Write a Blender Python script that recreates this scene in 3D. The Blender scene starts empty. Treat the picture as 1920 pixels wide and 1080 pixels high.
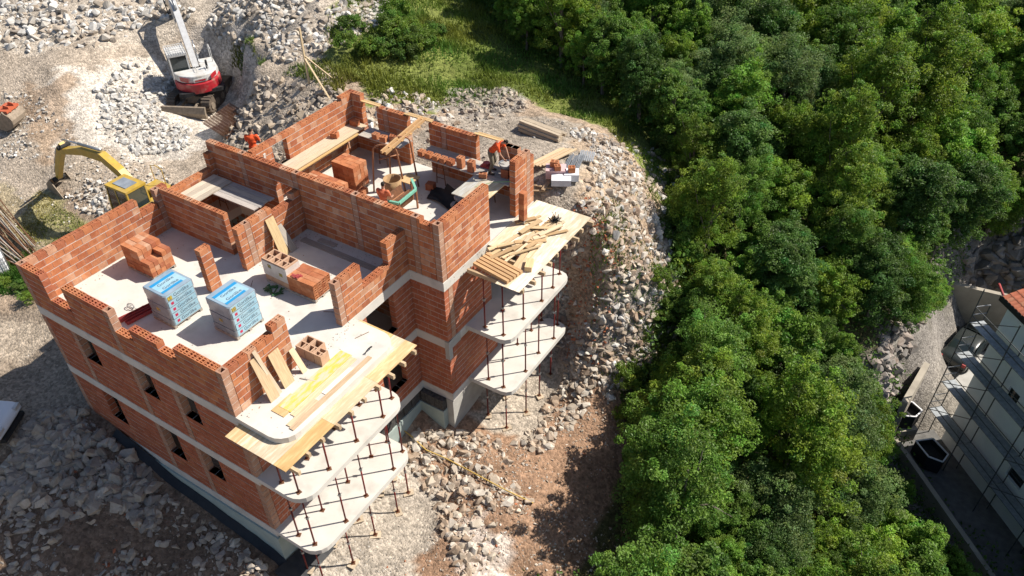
import bpy, bmesh, math, random
import numpy as np
from mathutils import Vector, Matrix, Euler

R = random.Random(11)
NR = np.random.RandomState(5)
rad = math.radians
S = bpy.context.scene
COL = S.collection

# ------------------------------------------------------------------ camera
CAM_POS = Vector((24.352, -8.378, 16.863))
YAW, PITCH, ROLL, FPX = rad(122.625), rad(39.213), rad(-0.905), 1467.84
_f = Vector((math.cos(YAW) * math.cos(PITCH), math.sin(YAW) * math.cos(PITCH), -math.sin(PITCH)))
_r = _f.cross(Vector((0, 0, 1))).normalized()
_u = _r.cross(_f)
CR = _r * math.cos(ROLL) + _u * math.sin(ROLL)
CU = -_r * math.sin(ROLL) + _u * math.cos(ROLL)
cam_data = bpy.data.cameras.new("camera")
cam_data.sensor_width = 36.0
cam_data.lens = FPX / 1920 * 36
cam_data.clip_end = 3000
cam = bpy.data.objects.new("camera", cam_data)
mw = Matrix.Identity(4)
for i in range(3):
    mw[i][0], mw[i][1], mw[i][2], mw[i][3] = CR[i], CU[i], -_f[i], CAM_POS[i]
cam.matrix_world = mw
COL.objects.link(cam)
S.camera = cam

# ------------------------------------------------------------------ sky, sun, exposure
SUN_AZ, SUN_EL = rad(45), rad(47)
W = bpy.data.worlds.new("World")
S.world = W
W.use_nodes = True
nt = W.node_tree
bg = nt.nodes["Background"]
sky_tex = nt.nodes.new("ShaderNodeTexSky")
sky_tex.sky_type = 'NISHITA'
sky_tex.sun_disc = False
sky_tex.sun_elevation = SUN_EL
sky_tex.sun_rotation = rad(45)
sky_tex.air_density = 1.0
sky_tex.dust_density = 1.0
nt.links.new(sky_tex.outputs[0], bg.inputs[0])
bg.inputs[1].default_value = 0.078
sun_data = bpy.data.lights.new("sun", 'SUN')
sun_data.energy = 5.0
sun_data.angle = rad(0.5)
sun_data.color = (1.0, 0.93, 0.82)
sun = bpy.data.objects.new("sun", sun_data)
sd = Vector((math.cos(SUN_EL) * math.cos(SUN_AZ), math.cos(SUN_EL) * math.sin(SUN_AZ), math.sin(SUN_EL)))
sun.rotation_euler = (-sd).to_track_quat('-Z', 'Y').to_euler()
sun.location = (30, 30, 40)
COL.objects.link(sun)
S.view_settings.view_transform = 'Standard'
S.view_settings.look = 'None'
S.view_settings.exposure = 0.62
S.view_settings.gamma = 1.0
S.view_settings.use_curve_mapping = False
S.cycles.max_bounces = 6
S.cycles.diffuse_bounces = 3
S.cycles.glossy_bounces = 2
S.cycles.transmission_bounces = 3
S.cycles.transparent_max_bounces = 4

# ------------------------------------------------------------------ helpers
def tag(o, label=None, cat=None, group=None, kind=None):
    if label: o["label"] = label
    if cat: o["category"] = cat
    if group: o["group"] = group
    if kind: o["kind"] = kind
    return o

def empty(name, loc, rz=0.0, label=None, cat=None, group=None):
    o = bpy.data.objects.new(name, None)
    o.empty_display_size = 0.3
    o.location = loc
    o.rotation_euler = (0, 0, rz)
    COL.objects.link(o)
    return tag(o, label, cat, group)

def wloc(o):
    s = Vector((0, 0, 0))
    while o is not None:
        s = s + o.location
        o = o.parent
    return s

def obj(name, mesh, parent=None, loc=None):
    o = bpy.data.objects.new(name, mesh)
    COL.objects.link(o)
    if parent is not None: o.parent = parent
    if loc is not None: o.location = loc
    return o

def copy_tree(o, parent=None, loc=None, rz=None, label=None, group=None):
    c = o.copy()
    COL.objects.link(c)
    c.parent = parent
    if loc is not None: c.location = loc
    if rz is not None: c.rotation_euler = (0, 0, rz)
    if label: c["label"] = label
    if group: c["group"] = group
    for ch in list(o.children):
        copy_tree(ch, c)
    return c

def np_mesh(name, V, F, mat=None, tint=None, smooth=False):
    """V (n,3), F (m,k) same-size polygons, tint (m,4) per face"""
    me = bpy.data.meshes.new(name)
    n, m, k = len(V), len(F), F.shape[1]
    me.vertices.add(n)
    me.vertices.foreach_set("co", np.asarray(V, np.float32).ravel())
    me.loops.add(m * k)
    me.loops.foreach_set("vertex_index", np.asarray(F, np.int32).ravel())
    me.polygons.add(m)
    me.polygons.foreach_set("loop_start", np.arange(0, m * k, k, dtype=np.int32))
    me.polygons.foreach_set("loop_total", np.full(m, k, np.int32))
    me.polygons.foreach_set("use_smooth", np.full(m, bool(smooth)))
    if tint is not None:
        a = me.attributes.new("tint", 'FLOAT_COLOR', 'FACE')
        a.data.foreach_set("color", np.asarray(tint, np.float32).ravel())
    me.update(calc_edges=True)
    if mat: me.materials.append(mat)
    return me

class MB:
    def __init__(s):
        s.v, s.f, s.c = [], [], []
        s.cur = (1, 1, 1)
    def add(s, vs, fs, c=None):
        b = len(s.v)
        s.v.extend([tuple(p) for p in vs])
        s.f.extend([tuple(i + b for i in f) for f in fs])
        s.c.extend([c or s.cur] * len(fs))
        return s
    def box(s, x0, y0, z0, x1, y1, z1, c=None):
        return s.add([(x0, y0, z0), (x1, y0, z0), (x1, y1, z0), (x0, y1, z0), (x0, y0, z1), (x1, y0, z1), (x1, y1, z1), (x0, y1, z1)],
                     [(0, 3, 2, 1), (4, 5, 6, 7), (0, 1, 5, 4), (1, 2, 6, 5), (2, 3, 7, 6), (3, 0, 4, 7)], c)
    def obox(s, ctr, ax, ay, az, c=None):
        ctr, ax, ay, az = Vector(ctr), Vector(ax), Vector(ay), Vector(az)
        vs = [ctr + ax * i + ay * j + az * k for k in (-1, 1) for (i, j) in ((-1, -1), (1, -1), (1, 1), (-1, 1))]
        return s.add(vs, [(0, 3, 2, 1), (4, 5, 6, 7), (0, 1, 5, 4), (1, 2, 6, 5), (2, 3, 7, 6), (3, 0, 4, 7)], c)
    def beam(s, p, q, w, h, up=(0, 0, 1), c=None):
        p, q = Vector(p), Vector(q)
        d = (q - p)
        if d.length < 1e-6: return s
        dn = d.normalized()
        upv = Vector(up)
        if abs(dn.dot(upv)) > 0.98: upv = Vector((1, 0, 0))
        sd_ = dn.cross(upv).normalized()
        u_ = sd_.cross(dn)
        return s.obox((p + q) / 2, d / 2, sd_ * w / 2, u_ * h / 2, c)
    def tube(s, pts, r, n=8, caps=True, c=None):
        pts = [Vector(p) for p in pts]
        rs = r if isinstance(r, (list, tuple)) else [r] * len(pts)
        prev = None
        rings = []
        for i, p in enumerate(pts):
            a = pts[max(i - 1, 0)]; b = pts[min(i + 1, len(pts) - 1)]
            t = (b - a).normalized()
            if prev is None:
                up = Vector((0, 0, 1)) if abs(t.z) < 0.9 else Vector((1, 0, 0))
                nrm = t.cross(up).normalized()
            else:
                nrm = (prev - t * prev.dot(t)).normalized()
            prev = nrm
            bn = t.cross(nrm)
            rings.append([p + (nrm * math.cos(2 * math.pi * k / n) + bn * math.sin(2 * math.pi * k / n)) * rs[i] for k in range(n)])
        vs = [q for ring in rings for q in ring]
        fs = []
        for i in range(len(pts) - 1):
            for k in range(n):
                fs.append((i * n + k, (i + 1) * n + k, (i + 1) * n + (k + 1) % n, i * n + (k + 1) % n))
        if caps:
            fs.append(tuple(range(n)))
            fs.append(tuple(reversed(range((len(pts) - 1) * n, len(pts) * n))))
        return s.add(vs, fs, c)
    def prism(s, poly, z0, z1, c=None):
        n = len(poly)
        vs = [(p[0], p[1], z0) for p in poly] + [(p[0], p[1], z1) for p in poly]
        fs = [tuple(reversed(range(n))), tuple(range(n, 2 * n))]
        fs += [(i, (i + 1) % n, n + (i + 1) % n, n + i) for i in range(n)]
        return s.add(vs, fs, c)
    def extrude_y(s, poly, y0, y1, c=None):
        """profile in (x,z), extruded along y"""
        n = len(poly)
        vs = [(p[0], y0, p[1]) for p in poly] + [(p[0], y1, p[1]) for p in poly]
        fs = [tuple(range(n)), tuple(reversed(range(n, 2 * n)))]
        fs += [(i, n + i, n + (i + 1) % n, (i + 1) % n) for i in range(n)]
        return s.add(vs, fs, c)
    def lathe(s, prof, n=16, ctr=(0, 0, 0), c=None):
        vs, fs = [], []
        for (r, z) in prof:
            for k in range(n):
                vs.append((ctr[0] + r * math.cos(2 * math.pi * k / n), ctr[1] + r * math.sin(2 * math.pi * k / n), ctr[2] + z))
        for i in range(len(prof) - 1):
            for k in range(n):
                fs.append((i * n + k, i * n + (k + 1) % n, (i + 1) * n + (k + 1) % n, (i + 1) * n + k))
        return s.add(vs, fs, c)
    def mesh(s, name, mat, off=None, smooth=False):
        me = bpy.data.meshes.new(name)
        vs = s.v if off is None else [(p[0] - off[0], p[1] - off[1], p[2] - off[2]) for p in s.v]
        me.from_pydata(vs, [], s.f)
        a = me.attributes.new("tint", 'FLOAT_COLOR', 'FACE')
        a.data.foreach_set("color", np.array([(c[0], c[1], c[2], 1.0) for c in s.c], np.float32).ravel())
        if smooth:
            me.polygons.foreach_set("use_smooth", [True] * len(me.polygons))
        me.materials.append(mat)
        me.update()
        return me
    def build(s, name, mat, parent=None, world=True, smooth=False, bevel=0.0):
        """world=True: vertices are in world coordinates"""
        off = wloc(parent) if (parent is not None and world) else None
        o = obj(name, s.mesh(name, mat, off, smooth), parent)
        if bevel > 0:
            bm = bmesh.new(); bm.from_mesh(o.data)
            bmesh.ops.remove_doubles(bm, verts=bm.verts, dist=1e-5)
            es = [e for e in bm.edges if e.is_manifold and e.calc_face_angle(0) > 0.5]
            bmesh.ops.bevel(bm, geom=es, offset=bevel, segments=2, affect='EDGES', profile=0.5)
            bm.to_mesh(o.data); bm.free()
        return o
    def solo(s, name, mat, label, cat, group=None, smooth=False, bevel=0.0):
        """a top-level thing of one mesh: origin at its base"""
        A = np.array(s.v)
        base = Vector(((A[:, 0].min() + A[:, 0].max()) / 2, (A[:, 1].min() + A[:, 1].max()) / 2, A[:, 2].min()))
        o = obj(name, s.mesh(name, mat, base, smooth))
        o.location = base
        return tag(o, label, cat, group)

def rounded(x0, y0, x1, y1, r, corners=(1, 1, 1, 1), n=7):
    """rounded rectangle, corners order: (x0,y0),(x1,y0),(x1,y1),(x0,y1)"""
    out = []
    C = [(x0, y0, 180), (x1, y0, 270), (x1, y1, 0), (x0, y1, 90)]
    for (cx, cy, a0), on in zip(C, corners):
        if not on:
            out.append((cx, cy)); continue
        mx = cx + (r if cx == x0 else -r); my = cy + (r if cy == y0 else -r)
        for k in range(n + 1):
            a = rad(a0 + 90 * k / n)
            out.append((mx + r * math.cos(a), my + r * math.sin(a)))
    return out

def unproject(px, py):
    d = CR * ((px - 960) / FPX) + CU * (-(py - 540) / FPX) + _f
    return d
def at_z(px, py, z):
    d = unproject(px, py); t = (z - CAM_POS.z) / d.z
    return CAM_POS + d * t
def project(p):
    d = Vector(p) - CAM_POS
    w = d.dot(_f)
    return 960 + FPX * d.dot(CR) / w, 540 - FPX * d.dot(CU) / w, w

# ------------------------------------------------------------------ materials
def M(name, c1, c2=None, scale=6.0, detail=5.0, rough=0.85, bump=0.0, bscale=None, attr=False, metal=0.0,
      stretch=(1, 1, 1), coord='world', spec=0.3, rnd=0.0, spots=None, transl=0.0, contrast=(0.3, 0.7), bdist=0.02):
    m = bpy.data.materials.new(name)
    m.use_nodes = True
    N, L = m.node_tree.nodes, m.node_tree.links
    b = N["Principled BSDF"]
    b.inputs["Roughness"].default_value = rough
    b.inputs["Metallic"].default_value = metal
    b.inputs["Specular IOR Level"].default_value = spec
    if coord == 'world':
        g = N.new("ShaderNodeNewGeometry"); src = g.outputs["Position"]
    else:
        g = N.new("ShaderNodeTexCoord"); src = g.outputs["Object"]
    mp = N.new("ShaderNodeMapping"); mp.inputs["Scale"].default_value = stretch
    L.new(src, mp.inputs["Vector"])
    vec = mp.outputs["Vector"]
    if coord != 'world':
        oi = N.new("ShaderNodeObjectInfo")
        mulr = N.new("ShaderNodeMath"); mulr.operation = 'MULTIPLY'; mulr.inputs[1].default_value = 37.0
        L.new(oi.outputs["Random"], mulr.inputs[0])
        ad = N.new("ShaderNodeVectorMath"); ad.operation = 'ADD'
        L.new(vec, ad.inputs[0]); L.new(mulr.outputs[0], ad.inputs[1])
        vec = ad.outputs[0]
    no = N.new("ShaderNodeTexNoise")
    no.inputs["Scale"].default_value = scale
    no.inputs["Detail"].default_value = detail
    no.inputs["Roughness"].default_value = 0.6
    L.new(vec, no.inputs["Vector"])
    rp = N.new("ShaderNodeValToRGB")
    rp.color_ramp.elements[0].position = contrast[0]
    rp.color_ramp.elements[1].position = contrast[1]
    c2 = c2 or tuple(x * 0.75 for x in c1)
    rp.color_ramp.elements[0].color = (*c2, 1)
    rp.color_ramp.elements[1].color = (*c1, 1)
    L.new(no.outputs["Fac"], rp.inputs["Fac"])
    out = rp.outputs["Color"]
    def mix(a, bcol, fac, mode='MIX'):
        x = N.new("ShaderNodeMix"); x.data_type = 'RGBA'; x.blend_type = mode
        for inp, val in ((x.inputs[0], fac), (x.inputs[6], a), (x.inputs[7], bcol)):
            if hasattr(val, "is_linked") or hasattr(val, "links"): L.new(val, inp)
            else: inp.default_value = val
        return x.outputs[2]
    if spots:
        col, sc, lo, hi, strength = spots
        n2 = N.new("ShaderNodeTexNoise"); n2.inputs["Scale"].default_value = sc; n2.inputs["Detail"].default_value = 4
        L.new(vec, n2.inputs["Vector"])
        mr = N.new("ShaderNodeMapRange"); mr.inputs[1].default_value = lo; mr.inputs[2].default_value = hi; mr.inputs[4].default_value = strength
        L.new(n2.outputs["Fac"], mr.inputs[0])
        out = mix(out, (*col, 1), mr.outputs[0])
    if attr:
        at = N.new("ShaderNodeAttribute"); at.attribute_name = "tint"
        out = mix(out, at.outputs["Color"], 1.0, 'MULTIPLY')
    if rnd > 0:
        oi2 = N.new("ShaderNodeObjectInfo")
        mr = N.new("ShaderNodeMapRange"); mr.inputs[3].default_value = 1 - rnd; mr.inputs[4].default_value = 1 + rnd
        L.new(oi2.outputs["Random"], mr.inputs[0])
        hs = N.new("ShaderNodeHueSaturation")
        L.new(mr.outputs[0], hs.inputs["Value"]); L.new(out, hs.inputs["Color"])
        out = hs.outputs["Color"]
    L.new(out, b.inputs["Base Color"])
    if bump > 0:
        n3 = N.new("ShaderNodeTexNoise"); n3.inputs["Scale"].default_value = bscale or scale * 3; n3.inputs["Detail"].default_value = 6
        L.new(vec, n3.inputs["Vector"])
        bp = N.new("ShaderNodeBump"); bp.inputs["Strength"].default_value = bump; bp.inputs["Distance"].default_value = bdist
        L.new(n3.outputs["Fac"], bp.inputs["Height"]); L.new(bp.outputs[0], b.inputs["Normal"])
    if transl > 0:
        tr = N.new("ShaderNodeBsdfTranslucent"); L.new(out, tr.inputs["Color"])
        ms = N.new("ShaderNodeMixShader"); ms.inputs[0].default_value = transl
        L.new(b.outputs[0], ms.inputs[1]); L.new(tr.outputs[0], ms.inputs[2])
        L.new(ms.outputs[0], N["Material Output"].inputs["Surface"])
    return m

WH = (1, 1, 1)
m_brick = M("fired_clay", (1.0, 1.0, 1.0), (0.74, 0.70, 0.68), scale=5, attr=True, rough=0.9, bump=0.35, bscale=40, spec=0.15,
            spots=((1.2, 1.55, 1.75), 3.2, 0.52, 0.76, 0.65))
m_mortar = M("mortar", (0.58, 0.54, 0.49), (0.42, 0.37, 0.33), scale=14, bump=0.4, rough=0.95)
m_concrete = M("concrete", (0.60, 0.575, 0.53), (0.50, 0.475, 0.435), scale=1.1, detail=8, rough=0.85, bump=0.12, bscale=25,
               spots=((0.36, 0.335, 0.30), 1.3, 0.54, 0.74, 0.6))
m_conc_grey = M("weathered_concrete", (0.43, 0.42, 0.39), (0.31, 0.30, 0.28), scale=1.8, detail=8, rough=0.9, bump=0.25, bscale=22)
m_xps = M("foam_insulation", (0.36, 0.425, 0.40), (0.28, 0.335, 0.315), scale=2, rough=0.8, bump=0.08)
m_black = M("black_sheet", (0.022, 0.024, 0.028), (0.012, 0.013, 0.016), scale=5, rough=0.6, bump=0.3)
m_wood = M("sawn_timber", (0.55, 0.455, 0.335), (0.38, 0.30, 0.215), scale=5, stretch=(0.5, 7, 7), coord='object', rough=0.75, bump=0.2, attr=True, rnd=0.16)
m_greywood = M("weathered_timber", (0.44, 0.40, 0.35), (0.27, 0.24, 0.21), scale=5, stretch=(0.5, 7, 7), coord='object', rough=0.85, bump=0.3, attr=True, rnd=0.2)
m_ply = M("formwork_panel", (0.58, 0.50, 0.385), (0.44, 0.345, 0.24), scale=3.0, stretch=(0.6, 3.5, 3.5), coord='object', rough=0.6, bump=0.1, attr=True, rnd=0.08,
          spots=((0.62, 0.58, 0.50), 3.0, 0.52, 0.7, 0.75))
m_redsteel = M("red_painted_steel", (0.20, 0.022, 0.02), (0.10, 0.02, 0.016), scale=9, rough=0.55, metal=0.2, coord='object', rnd=0.3)
m_steel = M("galvanised_steel", (0.42, 0.43, 0.44), (0.25, 0.26, 0.27), scale=9, rough=0.45, metal=0.7)
m_rust = M("rusty_steel", (0.22, 0.10, 0.05), (0.10, 0.05, 0.03), scale=12, rough=0.8, metal=0.3, bump=0.2)
m_dark = M("dark_rubber", (0.03, 0.03, 0.032), (0.015, 0.015, 0.016), scale=8, rough=0.75)

# ------------------------------------------------------------------ terrain
CP = np.array([
 (10.5,-0.5,-8.0),(12,1,-8.25),(12,3,-8.3),(12,5,-8.2),(14,3,-8.2),(15,6,-7.8),(13,7,-7.6),(10.8,6.8,-7.7),(12.5,9.5,-8.0),(12.5,11.5,-8.2),(14,10,-7.9),
 (16,11,-8.1),(17,6,-8.7),(17.3,3,-9.0),(16,0,-8.6),(13,-2,-8.4),(12,-6,-8.6),(18,-4,-9.4),(18,8,-9.3),(18.5,12,-9.6),
 (12.5,13.2,-7.7),(12.5,14.2,-6.0),(12.5,15.0,-2.6),(12.5,15.7,-0.9),(13.5,14.4,-4.6),(13.5,13.6,-6.5),(13.6,15.4,-1.9),(15,16.5,-3.6),(15,14.5,-6.2),(15.3,13,-7.6),
 (16.6,15.5,-7.6),(16,18,-5.6),(12.9,19.2,-1.3),(14.3,18.2,-3.0),(11.3,15,-0.7),(11.5,18.5,-0.7),(8,15,-0.6),(8,19.5,-0.6),(9.5,21.2,-0.7),(4,16,-0.5),(4,19,-0.4),
 (11.7,21.5,-1.4),(13.7,22,-3.4),(15,25,-4.6),(17,20,-7.0),(20,6,-9.9),(20,0,-10),(22,10,-11.6),(22,18,-11.4),(19,25,-7.6),(25,14,-14.6),(24.3,20,-12.2),(24.8,24.5,-10.2),
 (25.0,26.5,-10.2),(26.4,23.5,-16.2),(26.6,26.5,-16.2),(28,20,-16.4),(31,15,-16.6),(30,30,-16.3),(28,33,-16.2),(33,25,-16.4),(36,30,-16.4),(25.3,29,-10.0),(25.2,33,-9.5),(22,35,-7.2),
 (26,38,-9.8),(30,40.5,-10.5),(29,38.2,-16),(34,38,-16),(35,41,-10),(27,46,-7),(35,46,-8),(25,60,-4),(36,65,-4),(15,40,-5),(15,60,-2.2),(5,35,-1.0),(8,28,-1.6),(0,45,0.4),(-10,50,2),
 (-2,23,0.9),(-3,26,1.0),(2,21,-0.2),(5,24,-0.7),(0,18,-0.1),(-3,30,0.3),(2,30,-0.4),
 (0.5,10,-2.6),(-3,10,-2.7),(-4,12.8,-2.5),(-8,14.6,-2.45),(-3.5,15,-0.9),(-5,16.4,-0.7),(-1,15.5,-0.3),(1,15,-0.2),(-6.4,17.8,0.25),(-8,19.5,0.6),(-3.5,17.5,0.4),(0.5,12.8,-1.7),
 (-12,15.5,-2.4),(-12.2,19.3,-2.4),(-9.5,17.9,-2.4),(-10.8,18.5,-2.4),(-14.2,18.9,-2.3),(-9.2,11.4,-2.8),(-6,9.6,-2.9),(-12,10,-2.6),(-9.9,18.7,0.75),(-12.6,20.1,0.8),(-15.3,19.9,0.4),(-7.7,17.1,0.35),(-8.5,16.6,-2.3),
 (-15.5,11,-1.9),(-17.5,12,-0.7),(-16.6,15.5,-1.0),(-15.8,18.2,-0.8),(-20,10,-1.2),(-15.5,8,-2.6),(-18,9,-2.4),(-12,7.5,-3.4),(-7,6,-3.7),(-3,6,-3.9),(-3,8.5,-3.1),
 (-12,4.5,-4.3),(-9.5,2.7,-4.7),(-5,0.6,-5.0),(-2.5,0,-5.0),(-0.5,-0.3,-5.0),(-0.5,4,-4.4),(-4,-3,-5.3),(-12,-2,-5.2),(-20,3,-4.2),
 (-21,15,0.2),(-24,17,0.8),(-20,18,0.5),(-28,22,1.5),(-15,23,1.2),(-10,25,2.5),(-8,22.5,1.9),(-12,27,2.2),(-6,24,1.5),(-5,21,0.9),(-12,32,1.4),(-20,28,1.6),(-30,12,-0.5),(-40,30,2),(-40,0,-4),
 (1,-1,-5.5),(3,-1,-6.1),(5,-1,-6.7),(7,-1,-6.95),(9.3,-.7,-6.9),(10.0,-0.7,-7.4),(9.4,-2,-7.3),(2,-3.5,-6.1),(5,-3,-7.2),(8,-4,-8.0),(0,-5,-6.2),(3,-7,-7.3),(7,-8,-8.3),(-3,-8,-6.2),
 (-60,60,5),(60,60,-10),(60,0,-20),(-60,-60,-8),(40,-40,-18),(0,-40,-11),(0,100,6),(40,110,2),(-80,0,-3)], float)
_d = np.hypot(CP[:, None, 0] - CP[None, :, 0], CP[:, None, 1] - CP[None, :, 1])
_w = np.linalg.solve(_d + 0.04 * np.eye(len(CP)) * -1.0, CP[:, 2] + 6.0)

def vnoise(x, y, seed=0):
    """smooth value noise on arrays"""
    xi = np.floor(x).astype(np.int64); yi = np.floor(y).astype(np.int64)
    fx = x - xi; fy = y - yi
    fx = fx * fx * (3 - 2 * fx); fy = fy * fy * (3 - 2 * fy)
    def h(a, b):
        n = (a * 374761393 + b * 668265263 + seed * 1442695041) & 0x7fffffff
        n = ((n ^ (n >> 13)) * 1274126177) & 0x7fffffff
        return ((n ^ (n >> 16)) & 0xffff) / 65535.0
    return (h(xi, yi) * (1 - fx) + h(xi + 1, yi) * fx) * (1 - fy) + (h(xi, yi + 1) * (1 - fx) + h(xi + 1, yi + 1) * fx) * fy - 0.5

def in_foot(x, y, i=0.0):
    a = (x > 0 + i) & (x < 9.6 - i) & (y > 0 + i) & (y < 8.5 - i)
    b = (x > 2.05 + i) & (x < 11.07 - i) & (y > 8.0 + i) & (y < 14.05 - i)
    return a | b

def Hbase(x, y):
    x = np.asarray(x, float); y = np.asarray(y, float)
    out = np.zeros(x.shape)
    for (px, py, _), w in zip(CP, _w):
        out += w * np.hypot(x - px, y - py)
    return out - 6.0

def Hgt(x, y):
    x = np.asarray(x, float); y = np.asarray(y, float)
    z = Hbase(x, y)
    near = np.clip(1 - np.maximum(np.abs(x - 2) - 40, np.abs(y - 20) - 50) / 60, 0.3, 1)
    z = z + 0.30 * vnoise(x / 2.3, y / 2.3, 1) + 0.16 * vnoise(x / 0.9, y / 0.9, 2) * near + 0.07 * vnoise(x / 0.4, y / 0.4, 3) * near
    hill = 1 / (1 + np.exp((x + 4) * 1.2)) / (1 + np.exp(-(y - 19.5) * 1.2))
    z = z + hill * (0.55 * vnoise(x / 1.5, y / 1.5, 21) + .35 * vnoise(x / .7, y / .7, 22))
    # flat yard around the neighbour house and gravel under the balconies
    inn = in_foot(x, y, 0.45)
    z = np.where(inn, np.minimum(z, -7.4), z)
    return z

def hz(x, y):
    return float(Hgt(np.array([x]), np.array([y]))[0])

def ray_ground(px, py, zlo=-18.0):
    """pixel -> point on the terrain"""
    d = unproject(px, py)
    ts = np.linspace(15, 140, 500)
    X = CAM_POS.x + d.x * ts; Y = CAM_POS.y + d.y * ts; Z = CAM_POS.z + d.z * ts
    H = Hgt(X, Y)
    k = np.argmax(Z < H)
    if not (Z < H).any(): k = 499
    return Vector((X[k], Y[k], H[k]))

def axis_grid(lo, hi, step, far, growth=1.25):
    a = list(np.arange(lo, hi + 1e-6, step))
    s = step; v = a[-1]
    while v < far:
        s *= growth; v += s; a.append(v)
    s = step; v = a[0]; pre = []
    while v > -far:
        s *= growth; v -= s; pre.append(v)
    return np.array(pre[::-1] + a)

gx = axis_grid(-34, 38, 0.26, 900)
gy = axis_grid(-10, 56, 0.26, 900)
GX, GY = np.meshgrid(gx, gy)
GZ = Hgt(GX.ravel(), GY.ravel()).reshape(GX.shape)
fade = np.clip((np.maximum(np.abs(GX), np.abs(GY)) - 110) / 200, 0, 1)
GZ = GZ * (1 - fade) + (-8) * fade

def poly_mask(X, Y, poly):
    X = np.asarray(X); Y = np.asarray(Y)
    ins = np.zeros(X.shape, bool)
    n = len(poly)
    for i in range(n):
        x1, y1 = poly[i][0], poly[i][1]; x2, y2 = poly[(i + 1) % n][0], poly[(i + 1) % n][1]
        c = ((y1 > Y) != (y2 > Y)) & (X < (x2 - x1) * (Y - y1) / (y2 - y1 + 1e-12) + x1)
        ins ^= c
    return ins

def px_poly(pts):
    return [tuple(ray_ground(*p)[:2]) for p in pts]
# ground colours by place (what the soil is made of)
gcol = np.zeros((GX.size, 3)) + np.array((0.30, 0.245, 0.195))
gxf, gyf, gzf = GX.ravel(), GY.ravel(), GZ.ravel()
wx = gxf + 1.1 * vnoise(gxf / 1.3, gyf / 1.3, 7) + 0.5 * vnoise(gxf / 0.45, gyf / 0.45, 8)
wy = gyf + 1.1 * vnoise(gxf / 1.3, gyf / 1.3, 9) + 0.5 * vnoise(gxf / 0.45, gyf / 0.45, 10)
def paint(poly, col, amt=1.0, jig=True):
    m = poly_mask(wx if jig else gxf, wy if jig else gyf, poly)
    gcol[m] = gcol[m] * (1 - amt) + np.array(col) * amt
P_GRASS_UP = [(-9,30),(-5.5,20.5),(-3.2,18.6),(0.5,17.6),(2.5,18.5),(5.5,22.4),(9.5,23),(12.6,21.8),(14.5,19.5),(16.6,19),(18,24),(14,30),(8,34),(0,38),(-6,38)]
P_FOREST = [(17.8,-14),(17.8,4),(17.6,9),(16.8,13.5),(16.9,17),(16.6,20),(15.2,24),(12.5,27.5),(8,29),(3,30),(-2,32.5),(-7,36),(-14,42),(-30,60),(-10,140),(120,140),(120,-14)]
P_HOUSE_YARD = [(26.0,22),(31.5,15),(60,0),(60,39),(28,38),(26.2,30)]
paint([(-60,6),(-14,6),(-9,9),(-5,9),(-3,13),(-2,17),(-6,26),(-14,30),(-60,60)], (0.37, 0.33, 0.285))
paint([(-18.5,11.5),(-15,9.5),(-11,10.5),(-8,12),(-8,15.5),(-10.5,18.2),(-14.5,18),(-17,16)], (0.53, 0.51, 0.48), 0.95)
paint([(-13.5,11.8),(-9.5,12.3),(-9.3,14),(-13.5,14.5)], (0.41, 0.37, 0.33), 0.6)
paint([(-40,16),(-22,12),(-18,16),(-15,20),(-7,19.5),(-4.5,22),(-7,27),(-14,28),(-30,26)], (0.41, 0.38, 0.34), 0.9)
paint([(-19,11),(-16,8.5),(-13,8.6),(-15.5,10.6),(-17.6,12.8)], (0.30, 0.23, 0.17), 0.8)
paint([(-18,6),(-12,6.5),(-6,7.2),(-3,7),(-2,4.8),(-6,3.4),(-10,3.6),(-20,5)], (0.30, 0.27, 0.19), 0.8)
paint([(-13,7),(-8,6.6),(-5,6.2),(-4,5),(-8,4.4),(-12,5.2)], (0.22, 0.23, 0.08), 0.5)
paint([(-14,1.0),(-9,2.2),(-6.6,2.6),(-6.4,3.4),(-10,4.2),(-14,4)], (0.10, 0.15, 0.04), 0.8)
paint([(-30,-20),(-6.5,2.2),(-3.5,3.5),(-0.2,4.5),(0.2,-0.6),(-0.6,-1.6),(-2.5,-2.6),(-6,-8),(-12,-20)], (0.25, 0.215, 0.18))
paint([(-9,0.2),(-6,1.6),(-4.4,2.4),(-3,2.6),(-4.4,0.8),(-7,-1)], (0.40, 0.355, 0.30), 0.8)
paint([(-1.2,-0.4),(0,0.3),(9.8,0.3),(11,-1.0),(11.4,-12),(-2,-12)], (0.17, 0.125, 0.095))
paint([(9.6,-1),(20,-12),(20,4),(18.4,10),(17.4,14),(15,15.4),(12,15.2),(11,12),(10.6,8),(9.6,8)], (0.26, 0.175, 0.125))
paint([(10,-0.6),(13.3,-0.8),(13.2,2.0),(12.8,4.2),(12.2,5.6),(9.6,5.4)], (0.37, 0.35, 0.32), 0.95)
paint([(11,8.6),(13.6,9.0),(13.9,10.8),(13.4,13.4),(11,13.6)], (0.37, 0.345, 0.31), 0.95)
paint([(11.6,14.2),(15.6,12.8),(16.8,15.5),(16.2,19.5),(13,21.3),(12.6,19.0),(13,16.4)], (0.30, 0.235, 0.18))
paint([(13.6,4.8),(14.6,3.2),(15.6,3.4),(15.2,5.0),(14.2,5.6)], (0.52, 0.48, 0.46), 0.9)
paint([(2.6,14),(12.4,14),(12.6,19.4),(9,22),(4,20)], (0.30, 0.275, 0.245))
paint([(9,20.2),(11.2,19.3),(11.6,16.6),(12.2,15.2),(14,16.5),(13.4,19.2),(12.2,22),(9.2,22.4)], (0.33, 0.27, 0.21), .95)
paint(P_GRASS_UP, (0.13, 0.175, 0.035), 0.9)
paint([(-1.5,25),(3,21.6),(7,23),(4,27),(0,29)], (0.075, 0.11, 0.025), 0.7)
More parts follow.
